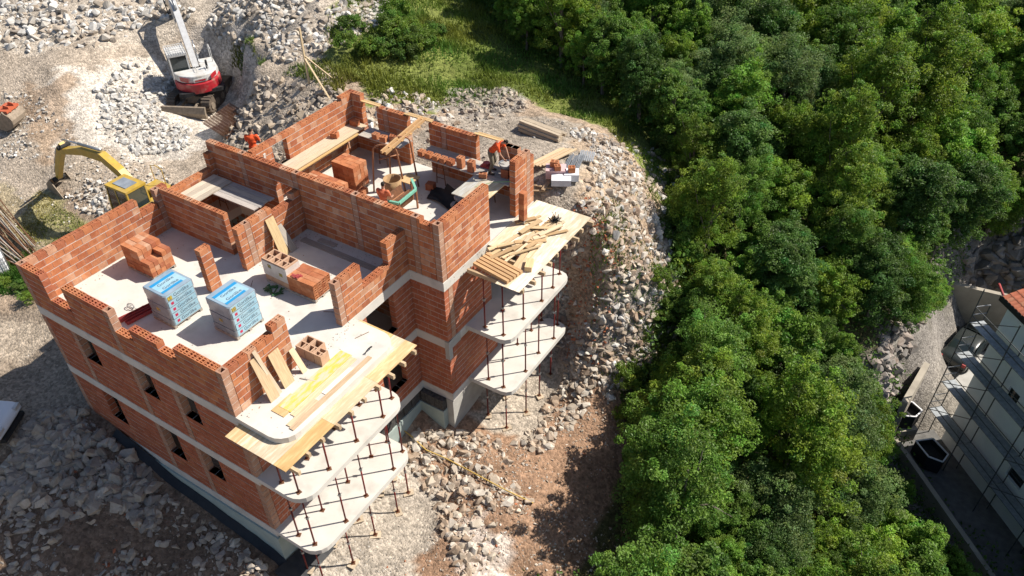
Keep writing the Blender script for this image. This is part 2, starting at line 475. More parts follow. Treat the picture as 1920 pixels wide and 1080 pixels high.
paint([(2.5,18.8),(5,19.5),(6.5,21.6),(4.5,23),(2.3,21.2)], (0.30, 0.295, 0.28), 0.85)
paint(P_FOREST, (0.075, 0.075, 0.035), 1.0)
paint(P_HOUSE_YARD, (0.20, 0.195, 0.185), 1.0)
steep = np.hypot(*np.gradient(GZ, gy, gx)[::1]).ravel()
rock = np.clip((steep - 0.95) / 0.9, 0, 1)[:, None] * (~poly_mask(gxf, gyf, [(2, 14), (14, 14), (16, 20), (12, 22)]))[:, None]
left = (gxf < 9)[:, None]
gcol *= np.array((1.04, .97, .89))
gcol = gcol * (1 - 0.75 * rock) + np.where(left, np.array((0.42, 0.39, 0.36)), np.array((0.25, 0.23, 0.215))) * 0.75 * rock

def ground_material():
    m = bpy.data.materials.new("earth_and_gravel"); m.use_nodes = True
    N, L = m.node_tree.nodes, m.node_tree.links
    b = N["Principled BSDF"]; b.inputs["Roughness"].default_value = 0.95; b.inputs["Specular IOR Level"].default_value = 0.15
    at = N.new("ShaderNodeAttribute"); at.attribute_name = "gcol"
    g = N.new("ShaderNodeNewGeometry")
    def noise(sc, det=6, rough=0.65):
        n = N.new("ShaderNodeTexNoise"); n.inputs["Scale"].default_value = sc; n.inputs["Detail"].default_value = det; n.inputs["Roughness"].default_value = rough
        L.new(g.outputs["Position"], n.inputs["Vector"]); return n.outputs["Fac"]
    def rng(x, a, b2, lo, hi):
        r = N.new("ShaderNodeMapRange"); r.inputs[1].default_value = a; r.inputs[2].default_value = b2; r.inputs[3].default_value = lo; r.inputs[4].default_value = hi
        L.new(x, r.inputs[0]); return r.outputs[0]
    def mul(c, f):
        x = N.new("ShaderNodeMix"); x.data_type = 'RGBA'; x.blend_type = 'MULTIPLY'; x.inputs[0].default_value = 1
        L.new(c, x.inputs[6]); L.new(f, x.inputs[7]); return x.outputs[2]
    c = mul(at.outputs["Color"], rng(noise(0.55), 0.3, 0.7, 0.72, 1.25))
    c = mul(c, rng(noise(5.0, 8, 0.7), 0.3, 0.7, 0.55, 1.35))
    vo = N.new("ShaderNodeTexVoronoi"); vo.inputs["Scale"].default_value = 11; L.new(g.outputs["Position"], vo.inputs["Vector"])
    sep = N.new("ShaderNodeSeparateColor"); L.new(vo.outputs["Color"], sep.inputs[0])
    c = mul(c, rng(sep.outputs[0], 0.0, 1.0, 0.72, 1.38))
    L.new(c, b.inputs["Base Color"])
    add = N.new("ShaderNodeMath"); add.operation = 'MULTIPLY_ADD'; add.inputs[1].default_value = -0.6
    L.new(vo.outputs["Distance"], add.inputs[0]); L.new(noise(9, 8, 0.7), add.inputs[2])
    bp = N.new("ShaderNodeBump"); bp.inputs["Strength"].default_value = 0.9; bp.inputs["Distance"].default_value = 0.06
    L.new(add.outputs[0], bp.inputs["Height"]); L.new(bp.outputs[0], b.inputs["Normal"])
    return m

nyy, nxx = GX.shape
idx = np.arange(nyy * nxx).reshape(nyy, nxx)
GF = np.stack([idx[:-1, :-1], idx[:-1, 1:], idx[1:, 1:], idx[1:, :-1]], -1).reshape(-1, 4)
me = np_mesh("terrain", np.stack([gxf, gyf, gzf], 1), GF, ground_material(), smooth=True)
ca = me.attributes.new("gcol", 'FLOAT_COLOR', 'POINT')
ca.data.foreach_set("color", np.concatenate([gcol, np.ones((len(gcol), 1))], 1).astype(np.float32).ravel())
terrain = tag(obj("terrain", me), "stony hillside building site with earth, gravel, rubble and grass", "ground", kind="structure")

# ------------------------------------------------------------------ the house under construction
H1 = 2.767           # storey height
SL = 0.38            # slab band
CO = 0.25            # course
house = empty("unfinished_house", (5.2, 6.0, -8.4), 0, "unfinished three-storey red brick house with pale slabs and two balcony stacks", "house")

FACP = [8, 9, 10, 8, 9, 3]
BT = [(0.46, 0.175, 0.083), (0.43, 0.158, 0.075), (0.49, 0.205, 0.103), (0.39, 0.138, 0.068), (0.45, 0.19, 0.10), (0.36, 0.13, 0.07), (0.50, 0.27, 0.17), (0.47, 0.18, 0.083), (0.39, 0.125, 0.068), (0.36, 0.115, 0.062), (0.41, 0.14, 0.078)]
BT = [(r * 1.02, g * 1.03, b_ * 1.02) for r, g, b_ in BT]
COLT = (0.41, 0.235, 0.16)

def unit_brick(slots=False):
    if not slots:
        b = MB(); b.box(-.5, -.5, -.5, .5, .5, .5); return np.array(b.v), b.f
    us = [-.5, -.40, -.06, .06, .40, .5]; vs = [-.5, -.38, -.25, -.12, .12, .25, .38, .5]
    deep = 0.08
    hset = {(i, j) for i in (1, 3) for j in (1, 3, 5)}
    V, F = [], []
    def q(a, b_, c, d):
        n = len(V); V.extend([a, b_, c, d]); F.append((n, n + 1, n + 2, n + 3))
    for i in range(5):
        for j in range(7):
            z = deep if (i, j) in hset else .5
            x0, x1, y0, y1 = us[i], us[i + 1], vs[j], vs[j + 1]
            q((x0, y0, z), (x1, y0, z), (x1, y1, z), (x0, y1, z))
            if (i, j) in hset:
                q((x0, y0, z), (x0, y0, .5), (x1, y0, .5), (x1, y0, z)); q((x1, y1, z), (x1, y1, .5), (x0, y1, .5), (x0, y1, z))
                q((x0, y1, z), (x0, y1, .5), (x0, y0, .5), (x0, y0, z)); q((x1, y0, z), (x1, y0, .5), (x1, y1, .5), (x1, y1, z))
    q((-.5, -.5, -.5), (.5, -.5, -.5), (.5, -.5, .5), (-.5, -.5, .5)); q((.5, .5, -.5), (-.5, .5, -.5), (-.5, .5, .5), (.5, .5, .5))
    q((-.5, .5, -.5), (-.5, -.5, -.5), (-.5, -.5, .5), (-.5, .5, .5)); q((.5, -.5, -.5), (.5, .5, -.5), (.5, .5, .5), (.5, -.5, .5))
    return np.array(V), F
def unit_hollow():
    V, F = [], []
    def q(*p):
        n = len(V); V.extend(p); F.append((n, n + 1, n + 2, n + 3))
    a, h, d = .5, .29, -.45
    R4 = [(-1, -1), (1, -1), (1, 1), (-1, 1)]
    for k in range(4):
        (x0, y0), (x1, y1) = R4[k], R4[(k + 1) % 4]
        q((a * x0, a * y0, -.5), (a * x1, a * y1, -.5), (a * x1, a * y1, .5), (a * x0, a * y0, .5))
        q((a * x0, a * y0, .5), (a * x1, a * y1, .5), (h * x1, h * y1, .5), (h * x0, h * y0, .5))
        q((h * x1, h * y1, .5), (h * x1, h * y1, d), (h * x0, h * y0, d), (h * x0, h * y0, .5))
    q((-h, -h, d), (h, -h, d), (h, h, d), (-h, h, d))
    return np.array(V), F
UB = {'plain': unit_brick(), 'slots': unit_brick(True), 'hollow': unit_hollow()}
UB_mesh = {}
def brick_mesh(kind, ci):
    key = (kind, ci)
    if key not in UB_mesh:
        V, F = UB[kind]
        me = bpy.data.meshes.new("brick_" + kind)
        me.from_pydata([tuple(p) for p in V], [], F)
        a = me.attributes.new("tint", 'FLOAT_COLOR', 'FACE')
        c = COLT if ci == 'col' else (BT[ci] if isinstance(ci, int) else ci)
        a.data.foreach_set("color", np.array([(*c, 1.0)] * len(F), np.float32).ravel())
        me.materials.append(m_brick)
        UB_mesh[key] = me
    return UB_mesh[key]

BRICKS = []   # dicts
def wall(axis, c0, c1, u0, u1, z0, prof, openings=(), cols=(), score=1.0, name="wall", L=0.34, seed=0, pal=None):
    """axis 'x': runs along x from u0 to u1, thickness y c0..c1.  prof [(ua,ub,ztop)]; openings [(ua,ub,za,zb)]; cols = positions of concrete-filled columns"""
    rr = random.Random(seed * 77 + 5)
    if not isinstance(prof, (list, tuple)): prof = [(u0, u1, prof)]
    ztop = max(p[2] for p in prof)
    gaps = [(p[0], p[1]) for p in prof if p[2] <= z0 + .05] + [(o[0], o[1]) for o in openings if o[2] <= z0 + .05 and o[3] >= ztop - .3]
    ends = [u0] + [x for g in sorted(gaps) for x in g] + [u1]
    pieces = [(ends[i], ends[i + 1], MB(), []) for i in range(0, len(ends), 2) if ends[i + 1] - ends[i] > .02]
    mine = []
    k = 0; z = z0
    while z < ztop - 0.02:
        za = z
        # intervals at this course
        cuts = sorted({u0, u1, *[p[0] for p in prof], *[p[1] for p in prof], *[o[0] for o in openings], *[o[1] for o in openings], *[c for c in cols], *[c + .26 for c in cols]})
        cuts = [c for c in cuts if u0 - 1e-6 <= c <= u1 + 1e-6]
        segs = []
        for a, b in zip(cuts[:-1], cuts[1:]):
            if b - a < 0.02: continue
            mid = (a + b) / 2
            t = max([p[2] for p in prof if p[0] <= mid <= p[1]] or [z0])
            zb = min(za + CO, t)
            if zb - za < 0.05: continue
            zm = (za + zb) / 2
            if any(o[0] <= mid <= o[1] and o[2] <= zm <= o[3] for o in openings): continue
            iscol = any(c <= mid <= c + .26 for c in cols)
            top = t <= za + CO + 0.03
            if segs and not iscol and not segs[-1][4] and abs(segs[-1][1] - a) < 1e-6 and abs(segs[-1][3] - zb) < 1e-6 and segs[-1][5] == top:
                segs[-1][1] = b
            else:
                segs.append([a, b, za, zb, iscol, top])
        for a, b, za_, zb, iscol, top in segs:
            if iscol:
                cells = [(a, b)]
            else:
                cells = []; off = (L / 2 if k % 2 else 0)
                p = a - ((a - u0 + off) % L)
                while p < b - 1e-6:
                    ca_, cb = max(p, a), min(p + L, b)
                    if cb - ca_ > 0.06: cells.append([ca_, cb])
                    elif cells: cells[-1][1] = cb
                    p += L
                if cells: cells[0][0] = a
            for ca_, cb in cells:
                pc = next(p for p in pieces if p[0] - .01 <= (ca_ + cb) / 2 <= p[1] + .01); mort = pc[2]; mine = pc[3]
                jz = 0.032 if zb - za_ > 0.15 else 0.015
                ln, ht = cb - ca_ - 0.014, zb - za_ - jz
                kind = 'hollow' if (iscol and top) else ('slots' if top else 'plain')
                ci = 'col' if iscol else (rr.choice(pal) if pal else rr.randrange(8))
                jit = rr.uniform(-.004, .004)
                cu, cc, cz = (ca_ + cb) / 2, (c0 + c1) / 2 + jit, za_ + jz + ht / 2 + (0 if top else 0)
                ctr = (cu, cc, cz) if axis == 'x' else (cc, cu, cz)
                mine.append(dict(ctr=ctr, size=(ln, c1 - c0, ht), axis=axis, kind=kind, ci=ci, score=score, rz=rr.uniform(-.006, .006)))
                e = 0.008
                mz = zb - (0.012 if top else 0)
                if kind == 'hollow': mz = za_ + jz + ht * 0.05
                if kind == 'slots':
                    mz = za_ + jz + ht * .55
                    for ue in (ca_, cb):
                        if ue in (a, b): continue
                        if axis == 'x': mort.box(ue - .006, c0 + e, mz, ue + .006, c1 - e, zb - .006)
                        else: mort.box(c0 + e, ue - .006, mz, c1 - e, ue + .006, zb - .006)
                if axis == 'x': mort.box(ca_ + (.02 if ca_ == a else 0), c0 + e, za_, cb - (.02 if cb == b else 0), c1 - e, mz)
                else: mort.box(c0 + e, ca_ + (.02 if ca_ == a else 0), za_, c1 - e, cb - (.02 if cb == b else 0), mz)
        z += CO; k += 1
    for _, _, mort, mine in pieces:
        w = mort.build(name, m_mortar, house)
        for b in mine: b['wall'] = w
        BRICKS.extend(mine)

T = 0.25
zf2, zf3 = -H1, -2 * H1
# top storey (rising walls)
wall('x', 0, T, 0, 9.6, 0, [(0,1.3,1.75),(1.3,2.4,.75),(2.4,4.7,1.75),(4.7,5.55,1.0),(5.55,6.8,1.5),(6.8,7.6,1.25),(7.6,9.6,1.75)], cols=(0,4.44,9.34), seed=1, pal=[0, 1, 3, 8, 9, 10, 7])
wall('y', 9.6-T, 9.6, T, 2.45, 0, [(T,1.9,1.75),(1.9,2.45,2.0)], seed=2)
wall('y', 9.6-T, 9.6, 4.5, 8.0, 0, [(4.5,5.7,1.75),(5.7,7.0,.875),(7.0,8.0,1.75)], cols=(4.5,), seed=3)
wall('y', 0, T, T, 8.0, 0, [(T,4.45,1.75),(4.45,5.15,1.25),(5.15,5.75,1.75),(5.75,7.75,1.4),(7.75,8.0,2.0)], cols=(5.2,), seed=4, score=.8)
wall('x', 5.4, 5.6, T, 3.65, 0, 1.75, seed=5, score=.8)
wall('y', 4.5, 4.75, 5.0, 8.0, 0, [(5.0,6.6,1.75),(6.6,7.6,1.5),(7.6,8.0,1.75)], cols=(5.34,), seed=6, score=.8)
wall('y', 4.4, 4.65, 3.5, 3.95, 0, 1.75, seed=7, score=.8)
wall('x', 8.0, 8.25, 0, 11.07, 0, [(0,10.3,2.4),(10.3,10.7,2.25),(10.7,11.07,2.4)], openings=[(3.5,4.35,0,1.86)], cols=(1.75,4.5,7.3,9.9,10.81), seed=8, score=.8)
wall('y', 11.07-T, 11.07, 8.25, 10.95, 0, 2.4, seed=9)
wall('y', 11.07-T, 11.07, 12.7, 13.8, 0, 2.4, cols=(13.54,), seed=10)
wall('y', 2.05, 2.30, 8.25, 13.8, 0, [(8.25,13.2,2.45),(13.2,13.8,2.6)], openings=[(9.2,9.95,1.2,2.2)], seed=11, score=.6)
wall('x', 13.8, 14.05, 2.05, 11.07, 0, [(2.05,2.8,2.6),(2.8,3.6,1.0),(3.6,5.2,2.25),(5.2,6.3,0),(6.3,8.6,2.25),(8.6,9.65,1.0),(9.65,10.5,2.3),(10.5,11.07,2.1)], cols=(3.94,6.9), seed=12, score=.6)
# middle storey
zz = zf2
ft = zz + (H1 - SL)
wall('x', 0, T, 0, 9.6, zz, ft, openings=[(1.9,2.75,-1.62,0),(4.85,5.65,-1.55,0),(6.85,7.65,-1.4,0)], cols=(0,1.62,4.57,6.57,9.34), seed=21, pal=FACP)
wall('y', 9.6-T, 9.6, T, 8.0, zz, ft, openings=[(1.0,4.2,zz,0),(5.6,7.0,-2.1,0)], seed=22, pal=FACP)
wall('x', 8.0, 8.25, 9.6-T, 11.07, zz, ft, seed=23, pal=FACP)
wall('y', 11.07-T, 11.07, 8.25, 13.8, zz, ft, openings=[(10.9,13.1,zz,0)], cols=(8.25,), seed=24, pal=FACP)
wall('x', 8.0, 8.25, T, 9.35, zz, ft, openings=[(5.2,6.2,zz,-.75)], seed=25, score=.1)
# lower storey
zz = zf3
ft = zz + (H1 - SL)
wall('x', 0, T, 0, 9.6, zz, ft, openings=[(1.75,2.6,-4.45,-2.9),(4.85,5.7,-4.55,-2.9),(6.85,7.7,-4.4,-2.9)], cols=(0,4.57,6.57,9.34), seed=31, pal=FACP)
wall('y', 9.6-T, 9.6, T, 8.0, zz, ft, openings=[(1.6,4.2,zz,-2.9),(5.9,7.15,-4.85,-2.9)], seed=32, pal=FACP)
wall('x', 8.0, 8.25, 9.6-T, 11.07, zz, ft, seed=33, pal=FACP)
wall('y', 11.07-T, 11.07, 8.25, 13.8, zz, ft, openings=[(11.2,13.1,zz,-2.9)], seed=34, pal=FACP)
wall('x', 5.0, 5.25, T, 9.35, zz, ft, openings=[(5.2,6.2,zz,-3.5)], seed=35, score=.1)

def brick_score(b):
    n = Vector((0, -1, 0)) if b['axis'] == 'x' else Vector((1, 0, 0))
    p = Vector(b['ctr']); v = CAM_POS - p; d = v.length
    px, py, w_ = project(p)
    if not (0 < px < 1920 and 0 < py < 1080): return 0
    a = b['size'][0] * b['size'][2] * max(0.0, n.dot(v) / d)
    if b['kind'] != 'plain': a += b['size'][0] * b['size'][1] * v.z / d
    return b['score'] * a / d ** 2
BRICKS.sort(key=brick_score, reverse=True)
for b in BRICKS[:300]:
    o = obj("brick", brick_mesh(b['kind'], b['ci']), b['wall'], Vector(b['ctr']) - wloc(b['wall']))
    o.scale = b['size']
    o.rotation_euler = (0, 0, b['rz'] + (math.pi / 2 if b['axis'] == 'y' else 0))
rest = MB()
for b in BRICKS[300:]:
    V, F = UB[b['kind']]
    P = V * np.array(b['size'])
    a = b['rz'] + (math.pi / 2 if b['axis'] == 'y' else 0)
    c_, s_ = math.cos(a), math.sin(a)
    Q = np.stack([P[:, 0] * c_ - P[:, 1] * s_ + b['ctr'][0], P[:, 0] * s_ + P[:, 1] * c_ + b['ctr'][1], P[:, 2] + b['ctr'][2]], 1)
    rest.add(Q.tolist(), F, COLT if b['ci'] == 'col' else BT[b['ci']])
tag(rest.build("brickwork", m_brick, house), kind="stuff")

# slabs
def part(name, mat, boxes, parent=house, **k):
    b = MB()
    for q in boxes: b.box(*q)
    return b.build(name, mat, parent, **k)
E_ = 0.004
part("roof_slab", m_concrete, [(-E_,-E_,-SL,9.6+E_,5.8,0),(-E_,5.8,-SL,1.3,8.0,0),(4.4,5.8,-SL,9.6+E_,8.0,0),(1.3,7.85,-SL,4.4,8.0,0),(2.05-E_,8.0,-SL,11.07+E_,14.05+E_,0),(-E_,8.0,-SL,2.05-E_,8.25+E_,0)])
for zt, nm in ((zf2, "floor_slab"), (zf3, "floor_slab")):
    part(nm, m_concrete, [(-E_,-E_,zt-SL,9.6+E_,8.0,zt),(2.05-E_,8.0,zt-SL,11.07+E_,14.05+E_,zt),(-E_,8.0,zt-SL,2.05-E_,8.25+E_,zt)])
# concrete storey frames on sides that the slope hides
for zt in (zf2, zf3):
    part("rear_wall", m_conc_grey, [(0,T,zt,T,8.0,zt+H1-SL-.002),(0,8.0,zt,2.05,8.25,zt+H1-SL-.002),(2.05,8.25,zt,2.3,14.05,zt+H1-SL-.002),(2.3,13.8,zt,11.07,14.05,zt+H1-SL-.002)])
fz = zf3 - SL
part("foundation_wall", m_conc_grey, [(.02,.27,-9.2,.3,8.2,fz-.002),(2.07,8.25,-9.2,2.3,14.0,fz-.002),(2.3,13.75,-9.2,11.0,14.0,fz-.002),(10.76,8.28,-9.2,11.05,13.75,fz-.002)])
part("foundation_wall", m_xps, [(.02,-.06,-9.2,9.66,.27,fz-.01)])
part("foundation_wall", m_xps, [(9.3,.27,-9.2,9.66,.8,fz-.01)])
part("foundation_wall", m_xps, [(9.3,4.4,-9.2,9.62,8.0,fz-.55)])
part("foundation_wall", m_xps, [(9.62,7.72,-9.2,10.74,8.02,fz-.55)])
part("foundation_wall", m_conc_grey, [(10.74,7.98,-9.2,11.05,8.28,fz-.002)])
b = MB()
for i in range(14):
    y = 4.5 + i * .25
    b.box(9.32, y, fz-.548, 9.56 + .02 * (i % 2), y + .22, fz-.004)
for i in range(5):
    x = 9.64 + i * .22
    b.box(x, 7.76, fz-.548, x + .2, 8.0 - .02 * (i % 2), fz-.004)
b.build("block_course", M("tarred_block", (0.10, 0.095, 0.09), (0.03, 0.03, 0.03), scale=9, bump=.3), house)
# concrete corner column of the taller wing
part("corner_column", m_conc_grey, [(10.9,7.985,zf2-.9,11.085,8.2,zf2+.0),(11.068,8.0,zf2-.42,11.082,8.75,zf2-.0)])
# balcony slabs
for zt in (0.0, zf2, zf3):
    b = MB(); b.prism(rounded(9.6 + .006, -.004, 11.5, 5.02, .62, (0, 1, 1, 0), n=5), zt - .2, zt + .001); b.build("balcony_slab", m_concrete, house)
for zt in (zf2, zf3):
    b = MB(); b.prism(rounded(11.077, 9.12, 12.98, 13.85, .42, (0, 1, 1, 0), n=3), zt - .2, zt + .001); b.build("balcony_slab", m_concrete, house)
# ------------------------------------------------------------------ planks, props, formwork
def plank(p, q, w, t, mat, name, label=None, cat=None, group=None, parent=None, up=(0, 0, 1), tint=WH):
    """sawn board from p to q (centre line of its underside); grain runs along local x"""
    p, q = Vector(p), Vector(q)
    d = q - p
    x = d.normalized()
    u = Vector(up)
    y = u.cross(x).normalized(); z = x.cross(y)
    b = MB(); b.box(-d.length / 2, -w / 2, 0, d.length / 2, w / 2, t, tint)
    o = obj(name, b.mesh(name, mat), parent)
    m = Matrix.Identity(4)
    c = (p + q) / 2 - (wloc(parent) if parent else Vector((0, 0, 0)))
    for i in range(3):
        m[i][0], m[i][1], m[i][2], m[i][3] = x[i], y[i], z[i], c[i]
    o.matrix_local = m
    if label: tag(o, label, cat, group)
    return o

def prop(x, y, z0, z1, label, group, lean=(0, 0)):
    o = empty("steel_prop", (x, y, z0), R.uniform(0, 1.5), label, "prop", group)
    h = z1 - z0
    lx, ly = lean
    def P(f): return (lx * f, ly * f, h * f)
    b = MB(); b.tube([P(.012), P(.56)], .030, 8); b.build("outer_tube", m_redsteel, o, False, True)
    b = MB(); b.tube([P(.5), P(.988)], .023, 8); b.build("inner_tube", m_redsteel, o, False, True)
    b = MB(); b.lathe([(.036, -.05), (.05, -.05), (.05, .05), (.036, .05)], 8, P(.56)); b.tube([(lx * .55 - .09, ly * .55, h * .57), (lx * .55 + .09, ly * .55, h * .57)], .011, 6)
    b.build("collar", m_steel, o, False)
    b = MB(); b.box(-.075, -.075, 0, .075, .075, .012); b.build("base_plate", m_rust, o, False)
    b = MB(); b.box(lx - .075, ly - .075, h - .012, lx + .075, ly + .075, h); b.build("head_plate", m_rust, o, False)
    return o

ZF = -0.2            # underside of the top balcony slab
lab_l = ["red steel prop on the middle balcony under the yellow formwork", "red steel prop on the lowest balcony below the yellow formwork stack", "red steel prop standing on the gravel under the near balconies"]
lab_r = ["red steel prop on the middle balcony under the timber-strewn formwork", "red steel prop on the lowest balcony below the timber-strewn formwork", "red steel prop standing on the gravel under the far balconies"]
for (xo, xi, ys, labs) in ((11.28, 10.35, (.28, 1.42, 2.68, 3.95, 4.8), lab_l), (12.76, 11.75, (9.4, 10.6, 11.75, 12.8, 13.6), lab_r)):
    for lev, (za, zb) in enumerate(((zf2 + .002, ZF - .195), (zf3 + .002, zf2 - .203), (None, zf3 - .203))):
        for k, y in enumerate(ys):
            for j, x in enumerate((xo, xi)):
                xx, yy = x + R.uniform(-.06, .06), y + R.uniform(-.07, .07)
                if xo < 12 and j == 0 and k in (0, 4): xx -= .22
                if xo > 12 and j == 0 and k in (0, 4): xx -= .18
                z0 = za if za is not None else hz(xx, yy) + .05
                if za is None:
                    a = R.uniform(0, 3)
                    d = Vector((math.cos(a), math.sin(a), 0)) * .2
                    c = Vector((xx, yy, z0 - .05))
                    plank(c - d, c + d, .28, .05, m_wood, "base_board", "small square of plank under a prop foot on the gravel", "board", "boards under the props")
                prop(xx, yy, z0, zb, labs[lev], labs[lev].replace("red steel prop", "props"))

def formwork(name, label, x0, x1, y0, y1, ztop, nx, ny, skip, tints, beams_out, rim=None):
    o = empty(name, ((x0 + x1) / 2, (y0 + y1) / 2, ztop - .2), 0, label, "formwork")
    dx, dy = (x1 - x0) / nx, (y1 - y0) / ny
    for i in range(nx):
        for j in range(ny):
            if (i, j) in skip: continue
            xa, ya = x0 + i * dx + .004, y0 + j * dy + .004
            t = tints[R.randrange(len(tints))]
            plank((xa + dx / 2 - .004, ya, ztop - .024 - R.uniform(0, .004)), (xa + dx / 2 - .004, ya + dy - .008, ztop - .024), dx - .008, .022, m_ply, "panel", parent=o, tint=t)
    n = int((y1 - y0) / .62)
    for k in range(n + 1):
        y = y0 + .22 + k * (y1 - y0 - .44) / n
        plank((x0 + .15, y, ztop - .185), (x1 + R.uniform(.02, beams_out), y, ztop - .185), .09, .155, m_wood, "joist", parent=o, tint=(1.0, .92, .8))
    return o
YEL = [(1.08, .92, .66), (1.12, 1.05, .92), (1.05, .82, .48), (1.08, 1.05, 1.0)]
formwork("balcony_formwork", "yellow panel formwork still holding the top near balcony slab", 9.66, 12.02, -.55, 5.25, ZF - .002, 5, 3, (), YEL, .3)
PALE = [(1.2, 1.25, 1.3), (1.3, 1.35, 1.45), (1.15, 1.15, 1.1)]
formwork("balcony_formwork", "pale timber formwork deck strewn with offcuts beside the taller wing", 11.10, 13.52, 8.98, 14.25, -.03, 5, 3, {(0, 0), (1, 0), (2, 0)}, PALE, .28)

# boards lying on the near balcony slab
m_yelply = M("yellow_coated_board", (0.58, 0.45, 0.09), (0.54, 0.47, 0.35), scale=3.0, stretch=(.7, 2.5, 2), coord='object', rough=.55, contrast=(.42, .58))
plank((10.56, .95, .004), (10.52, 3.65, .004), .46, .025, m_yelply, "formwork_board", "long bright yellow formwork board lying on the top balcony", "board")
plank((10.50, .72, .002), (10.50, 1.5, .002), .50, .02, m_ply, "formwork_board", "short honey coloured board half under the bright yellow one", "board", tint=(1.0, .82, .55))
plank((10.93, .9, .004), (10.88, 3.6, .004), .2, .022, m_wood, "plank", "narrow pale plank beside the bright yellow formwork board", "plank", tint=(1.2, 1.15, 1.0))
plank((11.26, .5, .004), (11.26, 3.9, .004), .16, .03, m_wood, "plank", "long grey-brown plank along the curved edge of the top balcony", "plank", tint=(.95, .85, .75))
plank((11.08, 2.0, .004), (11.08, 3.2, .004), .16, .018, m_wood, "plank", "chalk white plank between two brown planks on the top balcony", "plank", tint=(1.5, 1.65, 1.9))
plank((11.12, .55, .003), (11.10, 1.7, .003), .2, .03, m_wood, "plank", "stub of pale plank near the rounded corner of the top balcony", "plank", tint=(1.1, 1.0, .9))
plank((10.05, 2.1, .003), (10.55, 2.25, .003), .03, .03, m_greywood, "stick", "thin wooden stick lying near the leaning boards", "stick")
b = MB(); b.tube([(11.05, 3.9, .02), (11.08, 3.95, .12), (11.12, 4.02, .2), (11.14, 4.1, .22), (11.12, 4.18, .16), (11.05, 4.22, .06), (10.98, 4.15, .02)], .016, 6)
b.solo("black_pipe_offcut", m_black, "curled piece of black pipe on the top balcony", "pipe", smooth=True)
# leaning boards against the east parapet
plank((10.02, 1.1, .003), (9.63, 1.08, 1.50), .34, .025, m_wood, "leaning_board", "tall split board leaning on the parapet, with a notch in its top", "board", up=(1, 0, .2), tint=(1.1, 1.0, .85))
plank((9.98, 1.36, .003), (9.63, 1.12, 1.72), .12, .02, m_wood, "leaning_board", "thin lath behind the tallest leaning board", "board", up=(1, 0, .2))
plank((9.96, 1.75, .003), (9.63, 1.72, 1.22), .40, .025, m_wood, "leaning_board", "shorter wide board leaning on the parapet beside the split board", "board", up=(1, 0, .25), tint=(1.1, 1.0, .82))
plank((9.98, 2.38, .003), (9.64, 2.34, .82), .2, .025, m_wood, "leaning_board", "smallest mortar-stained board leaning at the end of the parapet", "board", up=(1, 0, .3), tint=(1.15, 1.1, 1.0))
# boards on the deck
plank((5.05, 7.42, .003), (8.55, 7.40, .003), .26, .03, m_greywood, "plank", "long grey plank lying on the deck along the dividing wall", "plank")
plank((5.6, 7.72, .003), (6.4, 7.75, .003), .22, .03, m_greywood, "plank", "short grey plank in the corner below the dividing wall", "plank")
plank((5.25, 6.35, .003), (4.77, 6.4, 1.45), .38, .02, m_wood, "leaning_board", "diamond cut plywood leaning on the inner wall stub", "board", up=(1, 0, .3), tint=(1.0, .92, .7))
plank((5.3, 6.75, .003), (4.77, 6.7, .95), .3, .02, m_greywood, "leaning_board", "grey board leaning behind the diamond cut plywood", "board", up=(1, 0, .3))
# dusty red steel channels near the front parapet
m_redpaint = M("faded_red_paint", (0.40, 0.06, 0.06), (0.24, 0.05, 0.05), scale=8, rough=0.6)
for i, (p, q) in enumerate((((3.15, .72, .01), (3.45, 2.0, .01)), ((3.5, .95, .01), (3.66, 1.85, .01)))):
    b = MB(); b.beam(Vector(p) + Vector((0, 0, .015)), Vector(q) + Vector((0, 0, .015)), .15, .03); b.beam(Vector(p) + Vector((.07, 0, .07)), Vector(q) + Vector((.07, 0, .07)), .02, .11); b.beam(Vector(p) + Vector((-.07, 0, .07)), Vector(q) + Vector((-.07, 0, .07)), .02, .11)
    b.solo("red_channel", m_redpaint, ("longer" if i == 0 else "shorter") + " faded red steel channel lying by the wrapped pallet", "channel")
b = MB()
for k in range(5):
    a = k * math.pi / 5
    b.tube([(2.93 + .16 * math.cos(t) , 1.55 + .09 * math.sin(t) * math.cos(a), .1 + .09 * math.sin(t) * math.sin(a)) for t in [i * 2 * math.pi / 14 for i in range(15)]], .006, 5)
b.tube([(3.05, 1.55, .1), (3.4, 1.62, .03)], .008, 5)
b.solo("mixing_whisk", m_steel, "wire mortar whisk lying by the red channels", "whisk")

